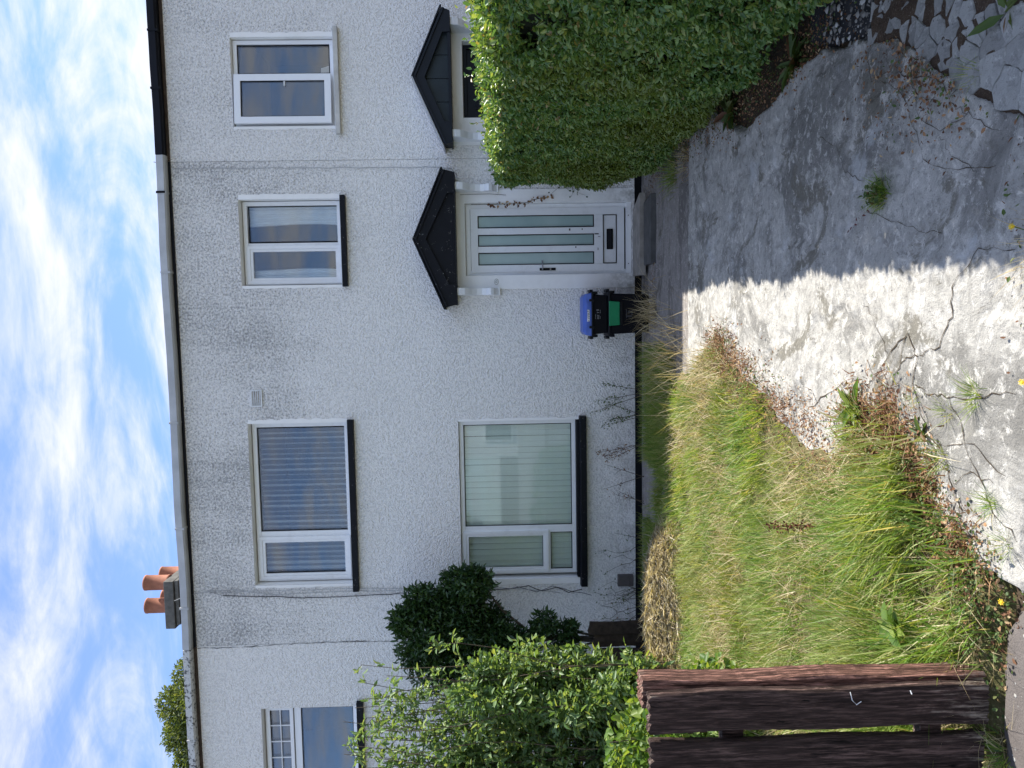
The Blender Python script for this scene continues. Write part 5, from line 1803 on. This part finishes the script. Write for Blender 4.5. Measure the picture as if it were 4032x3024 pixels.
# creeping weeds over the broken edge between lawn and drive and along hedge foot
parts = []
for (cx, cy, sx_, sy_, n, h) in ((-0.62, -5.95, .14, .16, 420, .05), (-0.80, -6.3, .12, .12, 320, .05), (-0.98, -6.62, .10, .10, 420, .06), (-1.15, -6.72, .10, .05, 260, .06), (-0.5, -4.2, .1, .3, 300, .05), (-0.25, -3.5, .10, .2, 260, .05),
                                 (1.58, -3.0, .1, .3, 260, .09), (1.50, -4.1, .1, .5, 420, .10), (1.52, -2.1, .1, .3, 200, .08), (1.5, -5.0, .08, .2, 200, .08), (0.55, -6.88, .25, .04, 160, .05), (1.02, -6.45, .14, .22, 520, .03), (-1.55, -6.79, .10, .015, 50, .05)):
    x, y = rng.normal(cx, sx_, n), rng.normal(cy, sy_, n)
    z = np.maximum(np.maximum(drive_z(x, y), lawn_z(x, y)), -0.085)
    P = np.stack([x, y, z + h * rng.random(n) ** 1.5], 1)
    D = unit(np.stack([rng.normal(0, 1, n), rng.normal(0, 1, n), rng.normal(0.35, 0.4, n)], 1))
    s_ = rng.uniform(0.009, 0.024, n)
    parts.append(leaves(P, D, unit(np.array([0, 0, 1.0]) + rng.normal(0, .5, (n, 3))), s_, s_ * 0.6, 0.2, 0.1))
V, F = cat(parts)
tag(mesh_obj('creeping_weeds', V, F, MAT['weed_leaf']), 'low creeping weeds along the lawn edge and the hedge foot', 'weeds', kind='stuff')

# loose grit and stones
parts = []


def stones(n, fx, fy, zf, smin, smax, off=False):
    x, y = fx(n), fy(n)
    if off:
        k = sdf_poly(x, y, DRIVE) > -0.05 * rng.random(n) ** 3
        x, y = x[k], y[k]
        n = len(x)
    z = zf(x, y)
    s_ = smin + (smax - smin) * rng.random(n) ** 3
    oct_ = np.array([(1, 0, 0), (0.3, 0.9, 0.1), (-0.9, 0.4, -0.1), (-0.5, -0.8, 0.1), (0.6, -0.8, 0), (0.1, 0.0, 0.62)])
    fa = np.array([(0, 1, 5), (1, 2, 5), (2, 3, 5), (3, 4, 5), (4, 0, 5)])
    v = oct_[None] * (1 + rng.normal(0, 0.22, (n, 6, 3)))
    a = rng.uniform(0, 6.28, n)
    c, s2 = np.cos(a)[:, None], np.sin(a)[:, None]
    vx = v[:, :, 0] * c - v[:, :, 1] * s2
    vy = v[:, :, 0] * s2 + v[:, :, 1] * c
    V = np.stack([x[:, None] + vx * s_[:, None], y[:, None] + vy * s_[:, None], z[:, None] + v[:, :, 2] * s_[:, None] - 0.001], -1).reshape(-1, 3)
    F = (np.arange(n)[:, None, None] * 6 + fa[None]).reshape(-1, 3)
    return V, F


st = [stones(2600, lambda n: rng.uniform(0.55, 1.6, n), lambda n: rng.uniform(-6.92, -5.2, n), lambda x, y: np.maximum(drive_z(x, y), -0.052 + 0 * x), 0.003, 0.024, True),
      stones(260, lambda n: rng.uniform(-0.9, 1.4, n), lambda n: rng.uniform(-6.85, -2.6, n), lambda x, y: drive_z(x, y), 0.002, 0.010),
      stones(420, lambda n: rng.uniform(-2.0, -0.8, n), lambda n: rng.uniform(-7.3, -6.84, n), lambda x, y: -0.068 + 0 * x, 0.002, 0.008)]
V, F = cat(st)
tag(mesh_obj('loose_grit', V, F, MAT['stone']), 'loose pale grit and small stones at the broken front of the driveway', 'grit', kind='stuff')


# ------------------------------------------------------------------ single plants
def tuft(label, x, y, n, h, wd=0.004, mat='grass', spread=0.02, group='grass tufts growing out of the concrete', lean=0.7, z=None):
    zz_ = float(drive_z(np.array([x]), np.array([y]))[0]) if z is None else z
    P = np.stack([rng.normal(x, spread, n), rng.normal(y, spread, n), np.full(n, zz_ - 0.004)], 1)
    a = np.arctan2(P[:, 1] - y, P[:, 0] - x) + rng.normal(0, 0.5, n)
    V, F = blades(P, h * rng.uniform(0.5, 1.2, n), wd * rng.uniform(.7, 1.2, n), np.clip(rng.normal(lean, 0.3, n), 0.1, 1.4), a, 0.8)
    t = thing('grass_tuft', label, 'grass tuft', (x, y, zz_), group)
    mesh_obj('blades', V, F, MAT[mat], t)
    return t


t = tuft('lone dense grass tuft in the shaded middle of the driveway', 0.53, -5.89, 240, 0.085, 0.0042, 'grass', 0.024)
V, F = cat([leaves(np.stack([rng.normal(.53, .03, 60), rng.normal(-5.89, .03, 60), np.full(60, -.02) + rng.random(60) * .05], 1), rand_dirs(60), unit(np.array([0, 0, 1.]) + rng.normal(0, .4, (60, 3))), 0.028, 0.014)])
mesh_obj('leaves', V, F, MAT['weed_leaf'], t)
V, F = leaves(np.array([(0.47 - 0.012 * i, -5.83 + 0.012 * i, 0.0 + 0.006 * i) for i in range(8)]), rng.normal(0, 1, (8, 3)), np.tile([[0, 0, 1.0]], (8, 1)), 0.02, 0.011)
mesh_obj('red_leaves', V, F, plain('dark_red_leaf', (0.12, 0.02, 0.025), 0.6), t)
tuft('spiky grass tuft at the front middle where two cracks meet', -0.32, -6.62, 90, 0.085, 0.0026)
tuft('small grass tuft on the crack just behind the front middle tuft', -0.40, -6.43, 50, 0.07, 0.0026)
tuft('grass tuft near the brown leaf patch beside the lawn edge', -0.59, -6.41, 70, 0.09, 0.003)
tuft('spiky grass tuft at the front of the drive nearest the lawn corner', -0.70, -6.73, 80, 0.08, 0.0025)
tuft('tiny grass tuft close to the front lawn corner', -0.82, -6.81, 50, 0.07, 0.0024)
tuft('thin grass tuft among the broken concrete pieces', 0.87, -6.52, 42, 0.10, 0.0024, z=-0.055)
tuft('short tuft on the crack in front of the leafy dock plant', -0.36, -6.20, 40, 0.05, 0.0024)
tuft('tall green grass clump in the leaf patch beside the drive', -0.55, -5.70, 130, 0.15, 0.007, spread=0.04)
tuft('coarse grass clump at the end of the hedge by the path', 1.40, -1.70, 200, 0.20, 0.005, spread=0.09, z=-0.08, group=None)
tuft('brownish grass clump at the hedge foot near the path edge', 1.45, -2.15, 140, 0.14, 0.005, 'straw', spread=0.09, z=-0.08, group=None)
tuft('grass tuft sprouting at the foot of the fence boards', -1.60, -6.79, 60, 0.12, 0.004, spread=0.02, z=-0.07, group=None)
tuft('wispy dry tuft beside the front edge of the driveway', 0.20, -6.93, 60, 0.14, 0.003, 'straw', 0.05, z=-0.075, group=None)


def rosette(label, x, y, n, L, W, mat, z, name='dock_plant', catg='weed'):
    a = rng.uniform(0, 6.28, n)
    D = np.stack([np.cos(a), np.sin(a), rng.uniform(0.2, 1.1, n)], 1)
    P = np.tile([[x, y, z]], (n, 1)) + rng.normal(0, 0.008, (n, 3))
    s_ = L * rng.uniform(0.6, 1.15, n)
    V, F = leaves(P, D, np.tile([[0, 0, 1.0]], (n, 1)) + rng.normal(0, .2, (n, 3)), s_, s_ * W, 0.12, 0.4)
    t = thing(name, label, catg, (x, y, z))
    mesh_obj('leaves', V, F, MAT[mat], t)
    return t


rosette('broad-leaved dock plant growing in the leaf patch on the concrete', -0.46, -5.70, 16, 0.13, 0.28, 'lime_leaf', -0.03)
rosette('small green dock seedling on a crack near the lawn corner', -0.50, -6.28, 9, 0.08, 0.34, 'weed_leaf', -0.03)
rosette('broad green weed at the foot of the hedge', 1.50, -3.55, 18, 0.22, 0.30, 'weed_leaf', -0.08)
rosette('tall dandelion-leaved weed by the dark asphalt', 1.46, -4.75, 20, 0.20, 0.22, 'weed_leaf', -0.08)
rosette('pale yellow-green sapling with lobed leaves in front of the fence post', -1.30, -6.35, 12, 0.10, 0.62, 'lime_leaf', 0.10, 'sapling', 'sapling')
rosette('green leafy weed on the grit at the front right corner', 1.02, -6.70, 12, 0.11, 0.3, 'weed_leaf', -0.06)


def flower(label, x, y, h, dx, dy, z=-0.06):
    t = thing('yellow_flower', label, 'flower', (x, y, z), 'yellow flowers at the front edge')
    top = Vector((x + dx, y + dy, z + h))
    MB().tube([(x, y, z), (x + dx * .4, y + dy * .4, z + h * .55), top], 0.0016, 5).build('stem', MAT['weed_leaf'], t)
    v, f = [], []
    for k in range(14):
        a = 2 * math.pi * k / 14
        r = 0.013 if k % 2 else 0.010
        b = len(v)
        for (rr, da, zz2) in ((0.003, 0, 0.002), (r * .7, -.2, 0.006), (r, 0, 0.004), (r * .7, .2, 0.006)):
            v.append((top.x + rr * math.cos(a + da), top.y + rr * math.sin(a + da) - 0.0 * zz2, top.z + zz2 + 0.3 * rr * math.sin(a + da)))
        f.append((b, b + 1, b + 2, b + 3))
    link('petals', mesh('petals', v, f, MAT['yellow']), t)
    MB().lathe([(0.002, -0.006), (0.005, -0.002), (0.005, 0.005), (0.001, 0.007)], top, 8).build('flower_centre', MAT['yellow'], t)
    return t


flower('yellow flower on a thin stem in front of the shaded driveway', 0.235, -6.94, 0.115, 0.03, 0.02)
flower('yellow flower on the sunlit front edge of the driveway', -0.24, -6.96, 0.075, 0.0, 0.02)
flower('small yellow flower by the lawn corner', -1.02, -6.86, 0.06, 0.01, 0.0)

# weeds growing up the wall
WALLW = [(-0.93, 0.65, 'weed_leaf', 'green weed climbing the wall right of the ground floor window'), (-1.23, 0.52, 'weed_leaf', 'leafy weed against the wall under the right end of the window sill'), (-1.57, 0.60, 'dead_leaf', 'brown seeding weed under the ground floor window'),
         (-1.95, 0.52, 'dead_leaf', 'thin dead weed under the middle of the ground floor window'), (-2.30, 0.42, 'dead_leaf', 'thin brown weed left of the middle of the window sill'), (-2.75, 0.35, 'weed_leaf', 'sparse weed below the left part of the sill')]
for i, (x, h, mt, lab) in enumerate(WALLW):
    t = thing('wall_weed', lab, 'weed', (x, -0.16, -0.08), 'weeds against the house wall')
    pt = []
    for s_ in range((3, 4, 3, 2, 2, 1)[i]):
        m = MB()
        a = Vector((x + r2.uniform(-.04, .04), -0.16, -0.08))
        d = Vector((r2.uniform(-.22, .22), r2.uniform(0, .10), h * r2.uniform(.75, 1.05)))
        pts = [a, a + d * .5, a + d]
        m.tube(pts, [0.004, 0.003, 0.0012], 5)
        k = int((44 if i in (0, 1, 2) else 12) * h / .6)
        tt = rng.uniform(0.35, 1.0, k)[:, None]
        P = np.array(a)[None] + np.array(d)[None] * tt + rng.normal(0, .018, (k, 3))
        sz = rng.uniform(0.014, 0.036, k)
        pt.append(leaves(P, rand_dirs(k), unit(np.array([0, -.5, .8]) + rng.normal(0, .5, (k, 3))), sz, sz * 0.5))
        for b in range(3):
            t0 = r2.uniform(.4, .9)
            m.tube([a + d * t0, a + d * t0 + Vector((r2.uniform(-.09, .09), 0, r2.uniform(.02, .10)))], [0.002, 0.001], 4)
        m.build('stem', MAT['twig'], t)
    V, F = cat(pt)
    mesh_obj('leaves', V, F, MAT[mt], t)
# dry creeper on the door jamb, ivy tendrils at the foot of the jamb
cr = thing('dead_creeper', 'brown withered creeper clinging to the right door jamb', 'creeper', (1.36, -0.04, 1.4))
m = MB()
pts = [(1.43, -0.03, 1.05), (1.40, -0.03, 1.22), (1.365, -0.03, 1.32), (1.355, -0.03, 1.55), (1.352, -0.03, 1.78), (1.355, -0.03, 1.97)]
m.tube(pts, 0.003, 5)
m.build('stem', MAT['twig'], cr)
m = MB()
m.tube([(1.47, -0.03, 2.1), (1.475, -0.03, 1.75), (1.46, -0.03, 1.55)], 0.0025, 5)
m.build('stem', MAT['twig'], cr)
zs_ = np.concatenate([rng.uniform(1.25, 1.75, 34), rng.uniform(1.0, 1.25, 16), rng.uniform(1.7, 1.8, 6)])
xs_ = np.interp(zs_, [1.0, 1.22, 1.32, 2], [1.44, 1.40, 1.36, 1.35])
P = np.stack([xs_ + rng.normal(0, .012, 56), np.full(56, -0.035), zs_], 1)
sz = rng.uniform(0.018, 0.045, 56)
V, F = leaves(P, unit(np.stack([rng.normal(-.3, .6, 56), rng.normal(-.3, .2, 56), rng.normal(-.4, .6, 56)], 1)), unit(np.array([0, -1., .3]) + rng.normal(0, .5, (56, 3))), sz, sz * .7, .3, .3)
mesh_obj('leaves', V, F, MAT['dead_leaf'], cr)
iv = thing('ivy_tendrils', 'thin ivy tendrils spreading over the lower wall near the meter box', 'ivy', (-3.0, -0.03, 0.1))
m = MB()
pt = []
for i in range(16):
    x0 = r2.choice([-2.9, -3.0, -3.1, -3.45, -3.6, -3.7, -3.8]) + r2.uniform(-.05, .05)
    a = Vector((x0, -0.02, 0.0))
    pts = [a]
    for k in range(5):
        a = a + Vector((r2.uniform(-.07, .07), 0, r2.uniform(.04, .14)))
        pts.append(a.copy())
    m.tube(pts, [0.0035, .003, .0026, .002, .0016, .001], 4)
    k = 5
    P = np.array([pts[r2.randint(1, 5)] for _ in range(k)]) + rng.normal(0, .012, (k, 3)) * np.array([1, 0, 1]) + np.array([0, -.008, 0])
    pt.append(leaves(P, rand_dirs(k), np.tile([[0, -1., .3]], (k, 1)), rng.uniform(.015, .03, k), 0.016))
m.build('stem', MAT['twig'], iv)
V, F = cat(pt)
mesh_obj('leaves', V, F, MAT['weed_leaf'], iv)
iv2 = thing('ivy_tendrils', 'ivy tendrils at the foot of the right door jamb beside the hedge', 'ivy', (1.5, -0.03, 0.3))
m = MB()
pt = []
for i in range(9):
    a = Vector((1.60 + r2.uniform(-.05, .1), -0.03, r2.uniform(.2, .9)))
    pts = [a]
    for k in range(4):
        a = a + Vector((-r2.uniform(.01, .06), 0, r2.uniform(-.06, .06)))
        pts.append(a.copy())
    m.tube(pts, [0.003, .0026, .002, .0016, .001], 4)
    k = 6
    P = np.array([pts[r2.randint(0, 4)] for _ in range(k)]) + rng.normal(0, .015, (k, 3)) * np.array([1, 0, 1]) + np.array([0, -.01, 0])
    pt.append(leaves(P, rand_dirs(k), np.tile([[0, -1., .3]], (k, 1)), rng.uniform(.018, .035, k), 0.02))
m.build('stem', MAT['twig'], iv2)
V, F = cat(pt)
mesh_obj('leaves', V, F, MAT['dark_leaf'], iv2)
# rusty dock seed stalk standing in the lawn
t = thing('seed_stalk', 'rusty brown dock seed stalk standing up in the lawn', 'weed', (-1.13, -5.45, -0.05))
m = MB().tube([(-1.13, -5.45, -0.06), (-1.125, -5.45, 0.12), (-1.13, -5.44, 0.30)], [0.004, 0.003, 0.002], 5)
m.build('stem', MAT['dead_leaf'], t)
k = 110
zz2 = rng.uniform(0.08, 0.31, k)
V, F = leaves(np.stack([-1.13 + rng.normal(0, .012, k), -5.45 + rng.normal(0, .012, k), zz2], 1), rand_dirs(k), rand_dirs(k), 0.018, 0.011)
mesh_obj('seeds', V, F, plain('rust_seed', (0.16, 0.055, 0.022), 0.8, 0.2), t)
